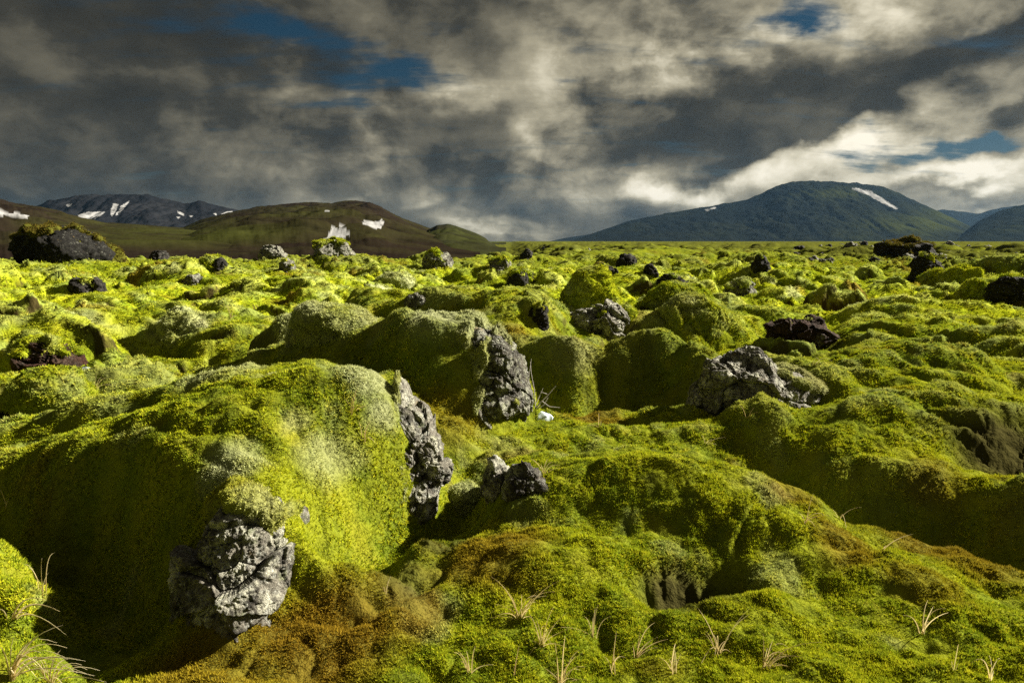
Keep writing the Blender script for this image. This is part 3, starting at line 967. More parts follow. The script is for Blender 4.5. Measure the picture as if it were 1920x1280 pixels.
def boulder(name, label, cat, c, blobs, size, seed, mat, level=6, moss=None, moss_kind=(.2, .05, 0), facets=10, rough=1.0, group=None, k=.05, thick=.05, dens=None, crag=False, pits=1.0):
    """rock body, and where it carries moss a separate moss cover; moss(P, N) -> mask"""
    c = np.asarray(c, float)
    dirs, F, r0, r1_ = rock_surface(level, c, blobs, seed, size, facets, rough, k, pits)
    V = dirs * r1_[:, None]
    if moss is None:
        me = mesh_np(name, V, [F], None)
        o = link(name, me, mat)
        o.location = c
        tag(o, label, cat, group)
        return o
    root = bpy.data.objects.new(name, None)
    root.empty_display_size = .1
    C.objects.link(root)
    root.location = c
    tag(root, label, cat, group)
    link('rock', mesh_np('rock', V, [F], None), mat, root)
    P0 = c + dirs * r0[:, None]
    N0 = vnormals(P0, F)
    x, y, z = (P0 / size + seed).T
    mk = moss(P0, N0) + .55 * fbm(x * 2.5, y * 2.5, z * 2.5, o=4)
    mask = sstep(mk, -.08, .25)
    lump = .5 + .5 * fbm(x * 4, y * 4, z * 4, o=3)
    rm = np.maximum(r0 * .30 + .70 * r1_, r1_ * .8) + size * (thick * mask * (.6 + .9 * lump) + .035 * mask) - size * .12 * (1 - mask)
    Vm = dirs * rm[:, None]
    fm = mask[F].max(1) > .04
    Kd = np.zeros((len(Vm), 4))
    sil = np.clip(moss_kind[0] + .45 * fbm(x * 1.8 + 9, y * 1.8, z * 1.8, o=3) + .25 * (1 - mask), 0, 1)
    Kd[:, 0], Kd[:, 1], Kd[:, 2], Kd[:, 3] = sil, np.clip(moss_kind[1] + .25 * perlin(x * 2, y * 2 + 9, z * 2), 0, 1), moss_kind[2], .5 + .4 * perlin(x * 9, y * 9, z * 9)
    Ff = F[fm]
    # moss shoots on the cover
    Pw = Vm + c
    A = .5 * np.linalg.norm(np.cross(Vm[Ff[:, 1]] - Vm[Ff[:, 0]], Vm[Ff[:, 2]] - Vm[Ff[:, 0]]), axis=1)
    Dm = float(np.hypot(c[0], c[1]))
    ts = .0062 + .0028 * Dm
    rs = np.random.RandomState(seed + 100)
    nT = int(min(70000, A.sum() / (ts * ts) * 1.3)) if dens is None else dens
    fi = rs.choice(len(Ff), nT, p=A / A.sum())
    u, v = rs.rand(nT), rs.rand(nT)
    sw = u + v > 1
    u[sw], v[sw] = 1 - u[sw], 1 - v[sw]
    w = np.stack([1 - u - v, u, v], -1)[..., None]
    tri = Ff[fi]
    Pt = (Vm[tri] * w).sum(1)
    mt = (mask[tri][..., None] * w).sum(1)[:, 0]
    Nt = (vnormals(Vm, F)[tri] * w).sum(1)
    Kt = (Kd[tri] * w).sum(1)
    kp = mt > .30
    Kt[:, 3] = np.clip(.5 + .3 * rs.normal(size=nT), 0, 1)
    V2, F2, K2 = tufts(Pt[kp], (Nt * .8 + [0, 0, .2])[kp], ts * (.7 + .6 * rs.rand(kp.sum())), Kt[kp], seed + 9)
    Va = np.vstack([Vm, V2])
    me = mesh_np('moss_cover', Va, [Ff, F2 + len(Vm)], np.vstack([Kd, K2]), smooth=np.concatenate([np.ones(len(Ff), bool), np.zeros(len(F2), bool)]))
    o = link('moss_cover', me, M_MOSS, root)
    me.materials.append(M_BLADE)
    mi = np.concatenate([np.zeros(len(Ff), np.int32), np.ones(len(F2), np.int32)])
    me.polygons.foreach_set('material_index', mi)
    return root


def E(px, py, D, rx, ry, rz, rot=0):
    return (pt(px, py, D), np.array([rx, ry, rz]), rot)


#@BOULDERS
# the big one at left: its rock shows at the front foot and along the right flank of the moss dome
def S(px, py, off, rx, ry, rz, rot=0):
    """a lump of rock centred off metres behind the moss surface seen there"""
    h_ = hit(px, py)
    d = ray(px, py)
    return (h_ + d / np.linalg.norm(d) * off, np.array([rx, ry, rz]), rot)


def exposed(name, label, cat, c, bare, size, seed, mat, level=8, rmax=1.0, rough=1.0, blobs=()):
    """a boulder mostly swallowed by the moss: it follows the buried side of the moss surface and
    breaks through it in the bare patches [(px, py, radius, how far it stands out)]"""
    c = np.asarray(c, float)
    dirs, F = ico(level)
    r = np.full(len(dirs), rmax * .55)
    ts_ = np.linspace(.04, rmax, 70)
    prev = np.full(len(dirs), -1.0)
    done = np.zeros(len(dirs), bool)
    for a_, t_ in enumerate(ts_):
        P = c + dirs * t_
        ab = P[:, 2] - gh(P[:, 0], P[:, 1])
        hitn = (ab > 0) & ~done
        fr = np.clip(-prev / (ab - prev + 1e-9), 0, 1)
        r = np.where(hitn, t_ - (1 - fr) * (ts_[1] - ts_[0]), r)
        done |= hitn
        prev = ab
    r = np.where(done, r, np.where(dirs[:, 2] < .1, rmax * .55, rmax))
    P = c + dirs * r[:, None]
    x, y, z = (P / size).T
    out = np.full(len(dirs), -1.0)
    wob = .30 * fbm(x * 3, y * 3, z * 3, o=4)
    for (px, py, rad, off) in bare:
        h_ = hit(px, py)
        d = np.linalg.norm(P - h_, axis=1) / rad
        out = np.maximum(out, off * (1 - sstep(d + wob, .55, 1.15) * 1.0) - .10 * sstep(d + wob, .8, 1.3))
    q = (P / size + seed)
    x, y, z = q.T
    d = .16 * fbm(x * 1.9, y * 1.9, z * 1.9, o=3) - .09 * (1 - np.abs(perlin(x * 3.6 + 5, y * 3.6, z * 2.6)) * 2.4).clip(0) ** 2
    d = d + .07 * np.abs(fbm(x * 7, y * 7, z * 7, o=3)) + .035 * fbm(x * 16, y * 16, z * 16, o=4, g=.68)
    out = np.where(out > 0, out * (1 + .0 * d) + rough * size * d * sstep(out, -.05, .04), out)
    rr = r + np.maximum(out, -.12)
    if blobs:
        sr = star_radius(dirs, c, blobs, .08)
        rr = smax(rr, sr + rough * size * d * .8, .03)
    o = link(name, mesh_np(name, dirs * rr[:, None], [F]), mat)
    o.location = c
    tag(o, label, cat)
    return o


def SB(name, label, lumps, size, seed, mat, core, level=8, **kw):
    """boulder whose lumps stand in the moss slope; core is the lump that holds its middle"""
    bl = [S(*q) for q in lumps]
    c = bl[core][0]
    boulder(name, label, 'boulder', c, bl, size, seed, mat, level=level, **kw)


SB('boulder', 'tall pale lichen crusted rock face emerging under the big moss dome in the left foreground',
   [(450, 1065, .15, .23, .26, .30, 0), (450, 985, .15, .18, .22, .20, 0), (440, 1150, .13, .20, .18, .17, 0), (520, 1130, .12, .13, .17, .14, 0), (585, 1165, .07, .10, .12, .08, 0), (500, 1000, .15, .14, .2, .15, 0)],
   .5, 11, M_PALE, 0, facets=5, rough=.9, k=.10, moss=lambda P, N: N[:, 2] * .6 - .72 + 2.2 * (P[:, 2] - .57) + .95 * sstep(N[:, 1], -.62, -.15), moss_kind=(.22, .1, 0), thick=.04)
SB('boulder', 'steep grey rock flank along the right edge of the big moss dome',
   [(780, 870, .10, .17, .2, .24, 0), (762, 790, .10, .16, .2, .20, 0), (735, 735, .10, .11, .18, .13, 0), (778, 945, .11, .14, .18, .17, 0)],
   .45, 12, M_PALE, 0, facets=2, rough=.9, k=.10, moss=lambda P, N: -.72 + .95 * sstep(N[:, 0], .10, -.40), moss_kind=(.6, .05, 0), thick=.03)
SB('boulder', 'grey rock face on the right side of the second moss mound beside the dark pit',
   [(925, 695, .22, .27, .34, .36, 0), (890, 640, .2, .2, .3, .22, 0), (955, 745, .16, .18, .26, .20, 0), (915, 755, .18, .2, .26, .2, 0)],
   .7, 23, M_ROCK, 0, facets=4, rough=.8, k=.10, moss=lambda P, N: N[:, 2] * .9 - .62 + .9 * sstep(N[:, 0], .1, -.5), moss_kind=(.6, .1, 0), thick=.03)
boulder('boulder', 'large pale lichen covered rock standing by the dark pit right of centre', 'boulder', pt(1390, 730, 5.25),
        [E(1385, 745, 5.25, .44, .38, .36), E(1392, 690, 5.3, .28, .24, .25), E(1335, 735, 5.2, .22, .25, .30), E(1450, 742, 5.3, .36, .3, .27), E(1505, 742, 5.3, .18, .2, .15)],
        .8, 31, M_PALE, level=8, facets=7, rough=.75, k=.08,
        moss=lambda P, N: 1.6 * (P[:, 0] - pt(1470, 700, 5.3)[0]) + N[:, 2] * .9 - .75, moss_kind=(.5, .2, 0), thick=.03)

ROCKS = [
    # label, photo box (x0, x1, top, foot), material, moss amount (None = bare), facets, seed
    ('small round pale stone beside the big mossy boulder', (898, 958, 858, 930), M_PALE, None, 5, 3, 1.0),
    ('small brown grey stone leaning on the pale stone', (940, 1028, 874, 930), M_ROCKR, None, 7, 4, .8),
    ('angular grey rock with white lichen under the round mossy boulder', (1072, 1182, 569, 628), M_PALE, -.95, 8, 5, .9),
    ('mossy stone against the right end of the angular grey rock', (1150, 1200, 570, 612), M_ROCK, .25, 4, 6, 1.0),
    ('big round mossy boulder with dark lava on top', (1062, 1166, 506, 578), M_DARK, .55, 2, 7, 1.1),
    ('round pale green mossy boulder above the large pale rock', (1255, 1385, 553, 622), M_ROCK, .9, 1, 8, 1.0),
    ('silvery moss dome in front of the second mound', (522, 690, 572, 642), M_ROCK, 1.1, 1, 9, .9),
    ('mossy boulder with bare brown foot at left of the silvery moss dome', (290, 372, 578, 636), M_ROCK, .15, 3, 10, 1.0),
    ('black rock with white lichen inside a moss hump at left', (112, 182, 520, 549), M_DARK, -.75, 6, 12, 1.0),
    ('dark brown rock pile at the left edge', (-10, 130, 640, 702), M_RUST, -.55, 7, 13, 1.0),
    ('low moss topped brown rock at the left edge below the rock pile', (-10, 140, 695, 772), M_RUST, .25, 4, 14, 1.0),
    ('large dark mossy outcrop on the left skyline', (-4, 158, 424, 486), M_BLACK, -.62, 8, 15, 1.1),
    ('dark grey craggy base in front of the dark mossy outcrop', (20, 172, 446, 487), M_BLACK, -.85, 8, 16, 1.0),
    ('mossy boulder right of the dark outcrop', (156, 216, 456, 487), M_DARK, .7, 2, 17, 1.0),
    ('smooth mossy hump left of the dark outcrop', (-30, 40, 443, 480), M_DARK, .9, 2, 18, 1.0),
    ('upright grey rock beside the middle hill foot', (788, 846, 470, 502), M_ROCK, -.7, 8, 19, .9),
    ('grey rock on a moss hump behind the second mound', (912, 962, 484, 511), M_ROCK, -.5, 8, 20, 1.0),
    ('squat dark rock right of the grey one on the hump', (952, 992, 505, 536), M_DARK, -.6, 7, 21, 1.0),
    ('small upright black rock on the skyline in the middle', (974, 1000, 466, 487), M_DARK, None, 7, 22, 1.0),
    ('flat grey slab sloping out of the moss above the pale green boulder', (1362, 1428, 525, 557), M_ROCK, -.6, 9, 23, .8),
    ('pointed black rock beside a moss hump right of centre', (1410, 1450, 478, 511), M_DARK, -.8, 8, 24, 1.0),
    ('tall black craggy rock in the right distance', (1710, 1782, 474, 526), M_DARK, -.9, 9, 25, 1.1),
    ('long black outcrop on the right skyline', (1655, 1786, 452, 482), M_DARK, -.7, 9, 26, 1.1),
    ('black rock at the right edge', (1872, 1940, 518, 562), M_DARK, -.7, 9, 27, 1.1),
    ('small cone shaped dark rock standing alone', (1209, 1236, 496, 517), M_DARK, None, 7, 28, .9),
    ('jagged dark lava crest on top of the round mossy boulder', (1100, 1160, 496, 518), M_DARK, None, 9, 29, 1.2),
    ('thin dark rock leaning on the moss in the far middle', (1156, 1194, 474, 500), M_DARK, None, 9, 30, 1.0),
    ('small grey stone on the rim of the second mound', (756, 802, 552, 574), M_ROCK, None, 7, 33, 1.0),
    ('round grey boulder on the left skyline', (518, 552, 484, 513), M_ROCK, -.75, 6, 34, 1.0),
    ('broken grey rocks in front of a moss hump at left', (335, 376, 512, 536), M_ROCK, -.9, 8, 35, 1.0),
    ('mossy rock with a dark right side in the left distance', (362, 424, 478, 503), M_DARK, .2, 4, 36, 1.0),
    ('dark rock right of the mossy one in the left distance', (392, 426, 486, 508), M_DARK, -.9, 7, 37, 1.0),
    ('dark rocks on the skyline below the brown slope', (272, 312, 470, 486), M_DARK, None, 8, 38, 1.0),
    ('small pointed rock on the skyline left of the brown hill', (427, 452, 459, 476), M_ROCK, None, 8, 39, 1.0),
    ('pale topped flat rock on the skyline below the brown hill', (478, 532, 460, 485), M_ROCK, None, 8, 40, 1.0),
    ('craggy rubble crest below the largest snow patch', (566, 662, 450, 477), M_ROCK, -.6, 9, 41, 1.2),
    ('red brown rock ledge in the hollow behind the large pale rock', (1436, 1592, 596, 642), M_RUST, -1.1, 8, 42, .7),
    ('dark ledge at the foot of the far moss humps', (1238, 1292, 514, 538), M_DARK, -.8, 8, 43, 1.0),
    ('mossy ledge with a dark edge left of the flat grey slab', (1215, 1345, 535, 575), M_DARK, .3, 5, 44, .9),
    ('dark rock wedged between the moss mounds behind the pit', (996, 1030, 548, 616), M_DARK, -.5, 7, 45, 1.0),
    ('silvery mossy rock on the far rim left of centre', (706, 778, 510, 540), M_ROCK, .75, 3, 46, 1.0),
    ('dark rock with moss on the far moss rim', (952, 1008, 505, 534), M_DARK, -.1, 5, 47, .9),
    ('round mossy stone below the tall black craggy rock', (1745, 1792, 503, 530), M_DARK, .8, 2, 48, 1.0),
    ('mossy block right of the tall black craggy rock', (1790, 1850, 496, 530), M_DARK, .8, 3, 49, 1.0),
    ('mossy stone near the black rock at the right edge', (1818, 1862, 523, 548), M_DARK, .6, 3, 50, 1.0),
    ('silver green cushion beside the small round pale stone', (830, 905, 905, 968), M_ROCK, 1.0, 2, 51, .9),
]
for i, (label, (x0, x1, yt, yb), mat, mo, fac, seed, asp) in enumerate(ROCKS):
    b = hit((x0 + x1) / 2, yb)
    Dd = b[1]
    dep = float(np.dot(b - [0, 0, CAMH], [0, cos(PITCH), -sin(PITCH)]))
    w = (x1 - x0) / FPX * dep
    h = (yb - yt) / FPX * dep
    mossy = mo is not None and mo > .1
    c = np.array([b[0], b[1] + w * (.36 if mossy else .30), b[2] + h * (.0 if mossy else .26)])
    rs = np.random.RandomState(seed)
    bl = [(c, np.array([w * .5, w * .42 * asp, h * (.9 if mossy else .70)]), rs.uniform(-20, 20))]
    if mossy:
        for q in range(3):
            o_ = np.array([rs.uniform(-.45, .45) * w, rs.uniform(-.1, .4) * w, rs.uniform(-.1, .05) * h])
            bl.append((c + o_, np.array([w * .30, w * .30, h * .55]) * rs.uniform(.8, 1.1), rs.uniform(0, 90)))
    if mo is None or mo < .5:
        for q in range(3):
            o_ = np.array([rs.uniform(-.28, .28) * w, rs.uniform(-.2, .2) * w, rs.uniform(-.15, .25) * h])
            bl.append((c + o_, np.array([w * .30, w * .3, h * .42]) * rs.uniform(.7, 1.05), rs.uniform(0, 90)))
    lvl = 7 if x1 - x0 > 100 and Dd < 15 else 6 if x1 - x0 > 45 else 5
    size = (w * h) ** .5
    fn = None if mo is None else (lambda P, N, mo=mo: N[:, 2] * .9 + mo)
    mk = (.55, .0, 0) if 'silver' in label else (.25, .0, 0) if 'pale green' in label else (.0, .5, .72) if 'outcrop' in label else (.02, .0, 0)  # outcrop moss carries painted cloud shade as brown and soil tint
    nm = 'mossy_boulder' if (mo or -1) > .1 else 'lava_rock'
    boulder(nm, label, 'boulder' if nm == 'mossy_boulder' else 'rock', c, bl, size, seed, mat, level=lvl, moss=fn, moss_kind=mk, facets=fac,
            rough=(1.0 if (mo or -1) > .5 else 1.1), thick=.05)

# scatter of small dark lava rocks far out on the plain, all alike
rs = np.random.RandomState(77)
base = []
for v in range(6):
    dirs, F, r0, r1_ = rock_surface(4, np.zeros(3), [((0, 0, 0), np.array([.5, .42, .34]), 0), ((.12, .05, .08), np.array([.3, .3, .34]), 20), ((-.2, 0, .02), np.array([.25, .3, .22]), 0)], 200 + v, .7, 8, 1.2)
    me = mesh_np('small_lava_rock', dirs * r1_[:, None], [F], None)
    me.materials.append(M_DARK if v < 4 else M_ROCK)
    base.append(me)
cnt = 0
while cnt < 95:
    px = rs.uniform(-40, 1960) if cnt % 2 else rs.uniform(1480, 1960)
    D = math.exp(rs.uniform(math.log(32), math.log(160)))
    p = pt(px, 460, D)
    hz = float(gh(p[0], p[1]))
    if perlin(np.array([p[0] * .06]), np.array([p[1] * .06]))[0] < -.05 + .25 * rs.rand() - (.25 if D > 70 else 0):
        continue
    o = bpy.data.objects.new('small_lava_rock', base[rs.randint(6)])
    C.objects.link(o)
    s = rs.uniform(.35, 1.0) * (.45 + D * .011) * (.85 if cnt % 2 else 1.3)
    o.location = (p[0], p[1], hz + .02 * s)
    o.scale = (s, s, s * rs.uniform(.6, 1.2))
    o.rotation_euler = (rs.uniform(-.3, .3), rs.uniform(-.3, .3), rs.uniform(0, 6.28))
    tag(o, 'small dark lava rock poking out of the far moss plain', 'rock', 'small lava rocks scattered over the far moss plain')
    cnt += 1
#@END_BOULDERS

# ------------------------------------------------------------------ dry grass
def make_grass_mat():
    m, g, out = new_mat('dry_grass')
    r, gg, b, a = attr(g, 'kind')
    col = g.mix(r, (.78, .62, .28, 1), (.17, .20, .03, 1))
    col = g.mix(gg, col, (.30, .14, .05, 1))
    col = g.mix(b, col, (.78, .70, .50, 1))
    d = g.n('ShaderNodeBsdfDiffuse', {'Color': col})
    t = g.n('ShaderNodeBsdfTranslucent', {'Color': col})
    g.nt.links.new(g.n('ShaderNodeMixShader', {0: .35, 1: d, 2: t}), out.inputs[0])
    return m


M_GRASS = make_grass_mat()


def grass(label, px, py, blades, kindv=(.2, .1, .2), width=.0046, seed=1, cat='grass tuft', name='grass_tuft'):
    """blades: (dx, dy, sag, depth) tip offsets in photo px at the tuft's distance, sag bends the blade over"""
    b = hit(px, py)
    dep = float(np.dot(b - [0, 0, CAMH], [0, cos(PITCH), -sin(PITCH)]))
    s = dep / FPX
    rs = np.random.RandomState(seed)
    V, Fq, K = [], [], []
    NS = 9
    more = [(dx * rs.uniform(.4, .95) + rs.normal() * 14, dy * rs.uniform(.35, .9) + rs.normal() * 8, sag * rs.uniform(.5, 1.6) + 3, dz + rs.normal() * 15) for (dx, dy, sag, dz) in blades for _ in range(1 if len(blades) > 6 else 0)]
    for bi, (dx, dy, sag, dz) in enumerate(list(blades) + more):
        root = np.array([rs.normal() * .006, rs.normal() * .006, -.012])
        tip = np.array([dx * 1.05 * s, dz * s, -dy * 1.05 * s])
        mid = root * .5 + tip * .5 + np.array([-.22 * tip[0], rs.normal() * .01, (abs(sag) * 1.5 + rs.rand() * 10) * s])
        kv = np.clip(np.array(kindv) + rs.normal(size=3) * .12, 0, 1)
        sidev = np.cross(tip - root, [rs.normal() * .4, -1, rs.normal() * .4])
        sidev /= np.linalg.norm(sidev) + 1e-9
        w0 = width * rs.uniform(.7, 1.2) * (1 if bi < len(blades) else .5)
        i0 = len(V)
        for q in range(NS):
            t = q / (NS - 1)
            c = root * (1 - t) ** 2 + 2 * mid * t * (1 - t) + tip * t * t
            w = w0 * (1 - t) ** .6 + .0003
            crease = np.array([0, .0006, 0])
            V += [c - sidev * w * .5, c + crease + np.array([0, w * .25, 0]), c + sidev * w * .5]
            kk_ = [kv[0] * (1 - t), kv[1], kv[2] * t, .5]
            K += [kk_] * 3
            if q:
                a = i0 + 3 * (q - 1)
                Fq += [(a, a + 1, a + 4, a + 3), (a + 1, a + 2, a + 5, a + 4)]
    me = mesh_np(name, np.array(V), [np.array(Fq)], np.array(K))
    o = link(name, me, M_GRASS)
    o.location = b
    tag(o, label, cat)
    return o


#@GRASS
grass('spreading straw tuft with a long blade arching left near the bottom centre', 974, 1162, [(-50, -78, 10, 10), (-44, -18, 14, -20), (-52, -10, 6, -10), (40, -50, 6, 20), (62, -55, 18, 0), (75, -72, 10, 10), (4, -50, 0, 0), (20, -30, 5, -10), (-20, -40, 8, 20)], seed=1)
grass('upright yellow tuft just right of the spreading straw tuft', 1014, 1210, [(-20, -62, 6, 0), (24, -72, 6, 10), (54, -34, 10, 0), (48, -60, 10, 10), (-8, -50, 0, 0), (10, -40, 3, -10), (44, -10, 12, -20)], (.4, .1, .1), seed=2)
grass('tall straw tuft standing at the bottom edge in the middle', 1050, 1284, [(-10, -85, 4, 0), (8, -98, 2, 0), (-28, -34, 3, 0), (34, -62, 10, 10), (44, -36, 18, 0), (28, -50, 4, 10), (60, -8, 10, 0)], seed=3)
grass('small straw tuft with two bent blades at the bottom edge', 1147, 1262, [(8, -76, 4, 10), (-16, -34, 6, 0), (22, -32, 14, 0), (3, -40, 2, 0)], seed=4)
grass('straw tuft leaning right over the bare soil patch', 1190, 1236, [(36, -66, 8, 10), (40, -44, 10, 0), (58, -40, 8, 0), (-6, -34, 2, 0), (40, -24, 2, 0), (10, -50, 4, 10)], seed=5)
grass('wide open straw tuft of four long blades at the edge of the bare soil', 1344, 1224, [(-38, -88, 2, 0), (56, -80, 2, 10), (-52, 46, 62, -30), (26, -4, 12, -10), (-8, -38, 0, 0), (20, -30, 2, 0), (14, -24, 2, 0)], (.3, .15, .3), seed=6)
grass('short straw grass behind the two small stones', 1018, 890, [(-22, -30, 4, 0), (8, -30, 2, 0), (30, -18, 6, 0), (40, -12, 6, 0), (-4, -20, 0, 0), (18, -24, 2, 0)], seed=7)
grass('single straw blade standing at the bottom edge left of the tall tuft', 963, 1270, [(10, -64, 2, 0)], (.1, .2, .2), seed=8)
grass('flat lying straw blades between the bottom edge tufts', 1205, 1256, [(46, 18, 8, -10), (30, 6, 4, 0), (-10, 16, 4, -10)], (.1, .1, .5), seed=9)
grass('sprawling straw tuft with arching blades at the lower right', 1432, 1254, [(40, -40, 14, 0), (80, -18, 26, 0), (-12, 40, 20, -20), (4, -42, 2, 0), (46, -20, 30, 0), (70, 6, 26, -10), (110, -40, 20, 20), (20, -30, 10, 0), (12, -56, 4, 0)], (.25, .25, .15), seed=10, width=.004)
grass('dry bent stems on the ridge before the dark gully', 1507, 978, [(18, -50, 2, 10), (-12, -18, 2, 0), (26, 22, 20, -10), (10, -20, 0, 0), (48, -12, 8, 0), (40, -10, 10, 10)], (.0, .35, .3), seed=11, width=.0028)
grass('thin bent stems hanging over the dark gully', 1572, 972, [(-12, -18, 2, 0), (40, -22, 4, 0), (20, 36, 30, 0), (-34, -6, 10, 0)], (.0, .2, .6), seed=12, width=.0022)
grass('single pale blade leaning over the gully rim at right', 1652, 1036, [(54, -36, 4, 0), (40, 4, 3, 0), (8, -14, 2, 0)], (.15, .1, .4), seed=13)
grass('curled dead leaf blades at the lower right corner', 1852, 1275, [(-34, -34, 30, 0), (18, -42, 20, 0), (-4, -50, 10, 0), (12, 20, 4, -10), (8, -20, 3, 0)], (.0, .05, .8), seed=14, width=.006)
grass('short green blades left of the curled dead leaf', 1788, 1262, [(2, -58, 2, 0), (-6, -24, 2, 0), (6, -20, 2, 0)], (.8, .1, .0), seed=15)
grass('curled dry grass on the dark moss slope at left', 84, 1122, [(4, -78, 10, 0), (-44, -56, 36, 10), (28, -88, 26, 0), (-20, -60, 14, 0), (12, -50, 4, 0)], (.0, .1, .7), seed=16)
grass('single pale stem lying across the dark moss slope at left', 98, 1003, [(62, 13, 4, 0)], (.0, .1, .8), seed=17)
grass('short straw stems at the left edge on the dark slope', 10, 955, [(-6, -40, 4, 0), (8, -20, 2, 0), (4, 10, 2, 0)], (.1, .1, .6), seed=18)
grass('thick bundle of pale arching blades in the bottom left corner', 20, 1270, [(120, -10, 50, 0), (100, -52, 40, 10), (60, -50, 20, 0), (150, -4, 30, 0), (90, -90, 30, 20), (-10, -60, 10, 0), (70, -20, 46, -10), (40, -66, 12, 10), (130, -26, 30, 10), (16, -80, 10, 0)], (.15, .0, .7), seed=19, width=.008)
grass('dense pale straw clump at the bottom edge beside the corner bundle', 95, 1284, [(60, -40, 20, 0), (84, -22, 26, 10), (-50, -46, 18, 0), (-80, -20, 30, 0), (20, -64, 10, 10), (-20, -58, 8, 0), (44, -58, 16, -10), (100, -6, 20, 0), (-34, -30, 16, 10)], (.15, .0, .7), seed=41, width=.006)
grass('loose pale blades on the corner moss cushion at left', 20, 1165, [(90, -20, 30, 0), (60, -36, 26, 10), (100, 30, 40, 0), (-20, -24, 10, 0), (40, -14, 12, 0)], (.15, .1, .5), seed=20, width=.009)
grass('dry grass rooted on the crown of the big moss dome', 660, 776, [(10, -46, 4, 0), (-14, -30, 4, 0), (22, -22, 6, 0), (4, -34, 0, 0), (30, -16, 4, 0)], (.1, .5, .2), seed=21, width=.004)
grass('dry blades on the front of the big moss dome', 680, 824, [(-6, -36, 2, 0), (16, -34, 4, 0), (24, 8, 10, 0), (8, -20, 2, 0)], (.1, .3, .3), seed=22, width=.004)
grass('thin stem in the dark cleft below the big boulder', 722, 1112, [(12, -34, 4, 0), (-4, -12, 2, 0)], (.0, .2, .5), seed=23)
grass('bent white stem on the slope right of the large pale rock', 1522, 692, [(36, -14, 16, 0), (22, 8, 30, 0)], (.0, .0, .9), seed=24, width=.005)
grass('short straw tuft in front of the large pale rock', 1400, 788, [(-16, -30, 3, 0), (10, -10, 2, 0), (34, -4, 6, 0), (44, 0, 6, 0), (12, -24, 2, 0), (28, -14, 4, 0)], (.2, .3, .2), seed=25, width=.005)
grass('pale straw stems on the bright slope right of centre', 1322, 834, [(-8, -18, 2, 0), (36, -14, 4, 0), (12, -10, 2, 0), (22, 0, 4, 0)], (.0, .1, .7), seed=26, width=.004)
grass('long straw grass along the brown rock at the left edge', 92, 742, [(-60, 26, 8, 0), (-30, -10, 6, 0), (12, -26, 4, 0), (40, -20, 6, 0), (60, -26, 10, 0), (-70, 16, 6, 0), (-16, -22, 2, 0)], (.1, .1, .5), seed=27, width=.006)
grass('dry straw grass on the bank below the left rock pile', 178, 735, [(16, -28, 3, 0), (-16, -18, 4, 0), (34, -12, 6, 0), (-34, 4, 6, 0), (8, -38, 2, 0), (26, -26, 4, 0)], (.1, .2, .4), seed=28, width=.006)
grass('straw tuft standing on the moss in the left middle distance', 432, 596, [(-8, -24, 2, 0), (8, -14, 2, 0), (14, -4, 2, 0), (-2, -12, 0, 0)], (.1, .3, .3), seed=29, width=.010)
grass('thin upright stalks in the bottom of the dark pit', 1124, 800, [(-2, -26, 1, 0), (3, -12, 1, 0), (-24, -2, 2, 0)], (.0, .3, .4), seed=30, width=.005)
grass('thin stem rising from the right bank in the distance', 850, 0 + 1100, [(-30, 26, 2, 0)], (.0, .3, .3), seed=31)
for (px, py, lab) in ((1262, 1262, 'low straw tuft at the bottom edge right of the flat lying blades'), (880, 1262, 'thin dry tuft on the brown moss at the bottom edge'), (1110, 1190, 'fine straw tuft between the two yellow tufts and the bare soil'), (1730, 1190, 'small dry tuft on the brown ridge at lower right')):
    rg = np.random.RandomState(int(px))
    grass(lab, px, py, [(rg.normal() * 34, -rg.uniform(20, 62), rg.uniform(2, 16), rg.normal() * 10) for _ in range(6)], (.2, .15, .35), seed=int(px))
#@END_GRASS


# ------------------------------------------------------------------ bare twigs in the pit
def make_plain(name, colr, rough=.8):
    m, g, out = new_mat(name)
    n = g.noise(pos(g), 40, 4, .6)
    c2 = tuple(v * .6 for v in colr[:3]) + (1,)
    s = g.n('ShaderNodeBsdfPrincipled', {'Base Color': g.mix(n, c2, colr), 'Roughness': rough})
    g.nt.links.new(s, out.inputs[0])
    return m


M_TWIG = make_plain('grey_twig', (.42, .38, .33, 1))


def tube(V, F, pts, r0, r1_, ns=6):
    i0 = len(V)
    pts = np.array(pts, float)
    for i, p in enumerate(pts):
        d = pts[min(i + 1, len(pts) - 1)] - pts[max(i - 1, 0)]
        d /= np.linalg.norm(d) + 1e-9
        a = np.cross(d, [0.3, 1, .2])
        a /= np.linalg.norm(a)
        b = np.cross(d, a)
        r = r0 + (r1_ - r0) * i / (len(pts) - 1)
        for k in range(ns):
            t = 6.2832 * k / ns
            V.append(p + (a * cos(t) + b * sin(t)) * r)
        if i:
            for k in range(ns):
                F.append((i0 + (i - 1) * ns + k, i0 + (i - 1) * ns + (k + 1) % ns, i0 + i * ns + (k + 1) % ns, i0 + i * ns + k))


def twig(label, px, py, lines, r=.006, name='twig'):
    b = hit(px, py)
    dep = float(np.dot(b - [0, 0, CAMH], [0, cos(PITCH), -sin(PITCH)]))
    s = dep / FPX
    V, F = [], []
    for ln in lines:
        tube(V, F, [((x) * s, z * s, -y * s) for x, y, z in ln], r * (1 if ln[0][:2] == (0, 0) else .7), r * .35)
    o = link(name, mesh_np(name, np.array(V), [np.array(F)]), M_TWIG)
    o.location = b
    tag(o, label, 'twig')
    return o


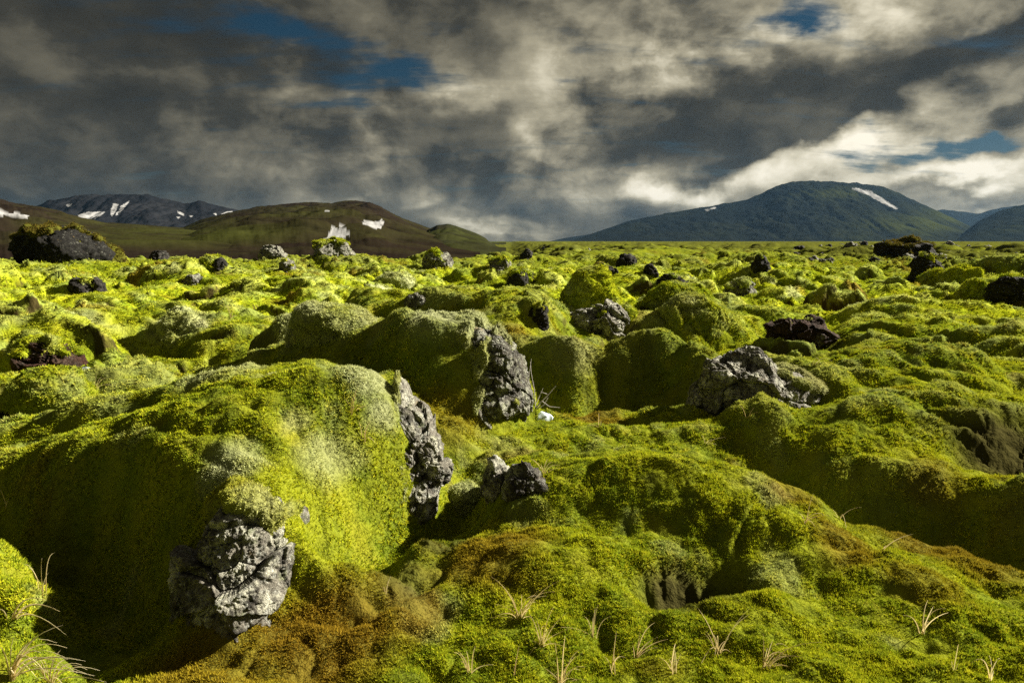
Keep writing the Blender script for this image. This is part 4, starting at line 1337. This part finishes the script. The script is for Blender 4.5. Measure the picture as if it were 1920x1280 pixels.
twig('two tall thin grey stems rising from the pit beside the grey rock face', 988, 762, [[(0, 6, 0), (0, -30, 2), (4, -60, 4), (8, -90, 6)], [(16, 2, 4), (14, -30, 6), (8, -62, 8), (6, -84, 8)]], .005)
twig('forked bare grey twig lying in the dark pit', 1004, 766, [[(0, 0, 0), (12, -14, 3), (24, -26, 5), (38, -42, 8)], [(12, -14, 3), (26, -4, 0), (46, -2, 0)], [(-6, 2, 0), (6, -20, 4), (14, -38, 6)], [(24, -26, 5), (12, -30, 6)], [(0, 4, 4), (16, -6, 6), (24, -20, 8)]], .007)
twig('broken pale stick on the moss beside the large pale rock', 1275, 790, [[(0, 0, 0), (14, 3, 3), (28, 6, 5)]], .006)

# pale bluish scraps lying on the moss
M_SCRAP = make_plain('pale_bluish_scrap', (.62, .72, .74, 1), .45)
for label, px, py, w, h, rot in (('pale bluish scrap lying at the foot of the grey rock face', 1017, 785, 40, 16, -12), ('pale bluish sliver propped on the rock pile at the left edge', 34, 662, 26, 6, 24), ('pale flat chip on the moss right of the left rock pile', 160, 692, 20, 5, -6)):
    b = hit(px, py)
    dep = float(np.dot(b - [0, 0, CAMH], [0, cos(PITCH), -sin(PITCH)]))
    s = dep / FPX
    nx_, ny_ = 14, 8
    V = []
    for side in (0, 1):
        for i in range(nx_):
            for j in range(ny_):
                u, v = i / (nx_ - 1) * 2 - 1, j / (ny_ - 1) * 2 - 1
                sh_ = (1 - .55 * max(u, 0) ** 2) * (1 - .2 * u * u)
                V.append((u * w * .5 * s, v * h * .5 * s * sh_ * 1.2, (.35 - .3 * u * u - .25 * v * v + .05 * sin(7 * u + 3 * v)) * h * s + v * h * .45 * s - side * .006))
    Fq = []
    n_ = nx_ * ny_
    for i in range(nx_ - 1):
        for j in range(ny_ - 1):
            a = i * ny_ + j
            Fq += [(a, a + ny_, a + ny_ + 1, a + 1), (n_ + a, n_ + a + 1, n_ + a + ny_ + 1, n_ + a + ny_)]
    rim = [i * ny_ for i in range(nx_)] + [(nx_ - 1) * ny_ + j for j in range(1, ny_)] + [i * ny_ + ny_ - 1 for i in range(nx_ - 2, -1, -1)] + [j for j in range(ny_ - 2, 0, -1)]
    for a, c_ in zip(rim, rim[1:] + rim[:1]):
        Fq.append((a, n_ + a, n_ + c_, c_))
    o = link('scrap', mesh_np('scrap', np.array(V), [np.array(Fq)]), M_SCRAP)
    o.location = b + np.array([0, 0, .01])
    o.rotation_euler = (0, radians(-rot) * .6, radians(rot))
    tag(o, label, 'scrap')

# ------------------------------------------------------------------ the air
hz_b = bmesh.new()
bmesh.ops.create_cube(hz_b, size=1.0)
me = bpy.data.meshes.new('haze')
hz_b.to_mesh(me)
hz_b.free()
haze = bpy.data.objects.new('haze', me)
C.objects.link(haze)
haze.scale = (17000, 17000, 490)
haze.location = (0, 0, 490 / 2 - 12)
haze['kind'] = 'stuff'
haze['label'] = 'thin blue air over the plain'
m, g, out = new_mat('haze')
vol = g.n('ShaderNodeVolumePrincipled', {'Color': (.085, .16, .26, 1), 'Density': 3.5e-5, 'Anisotropy': .2})
g.nt.links.new(vol, out.inputs[1])
me.materials.append(m)
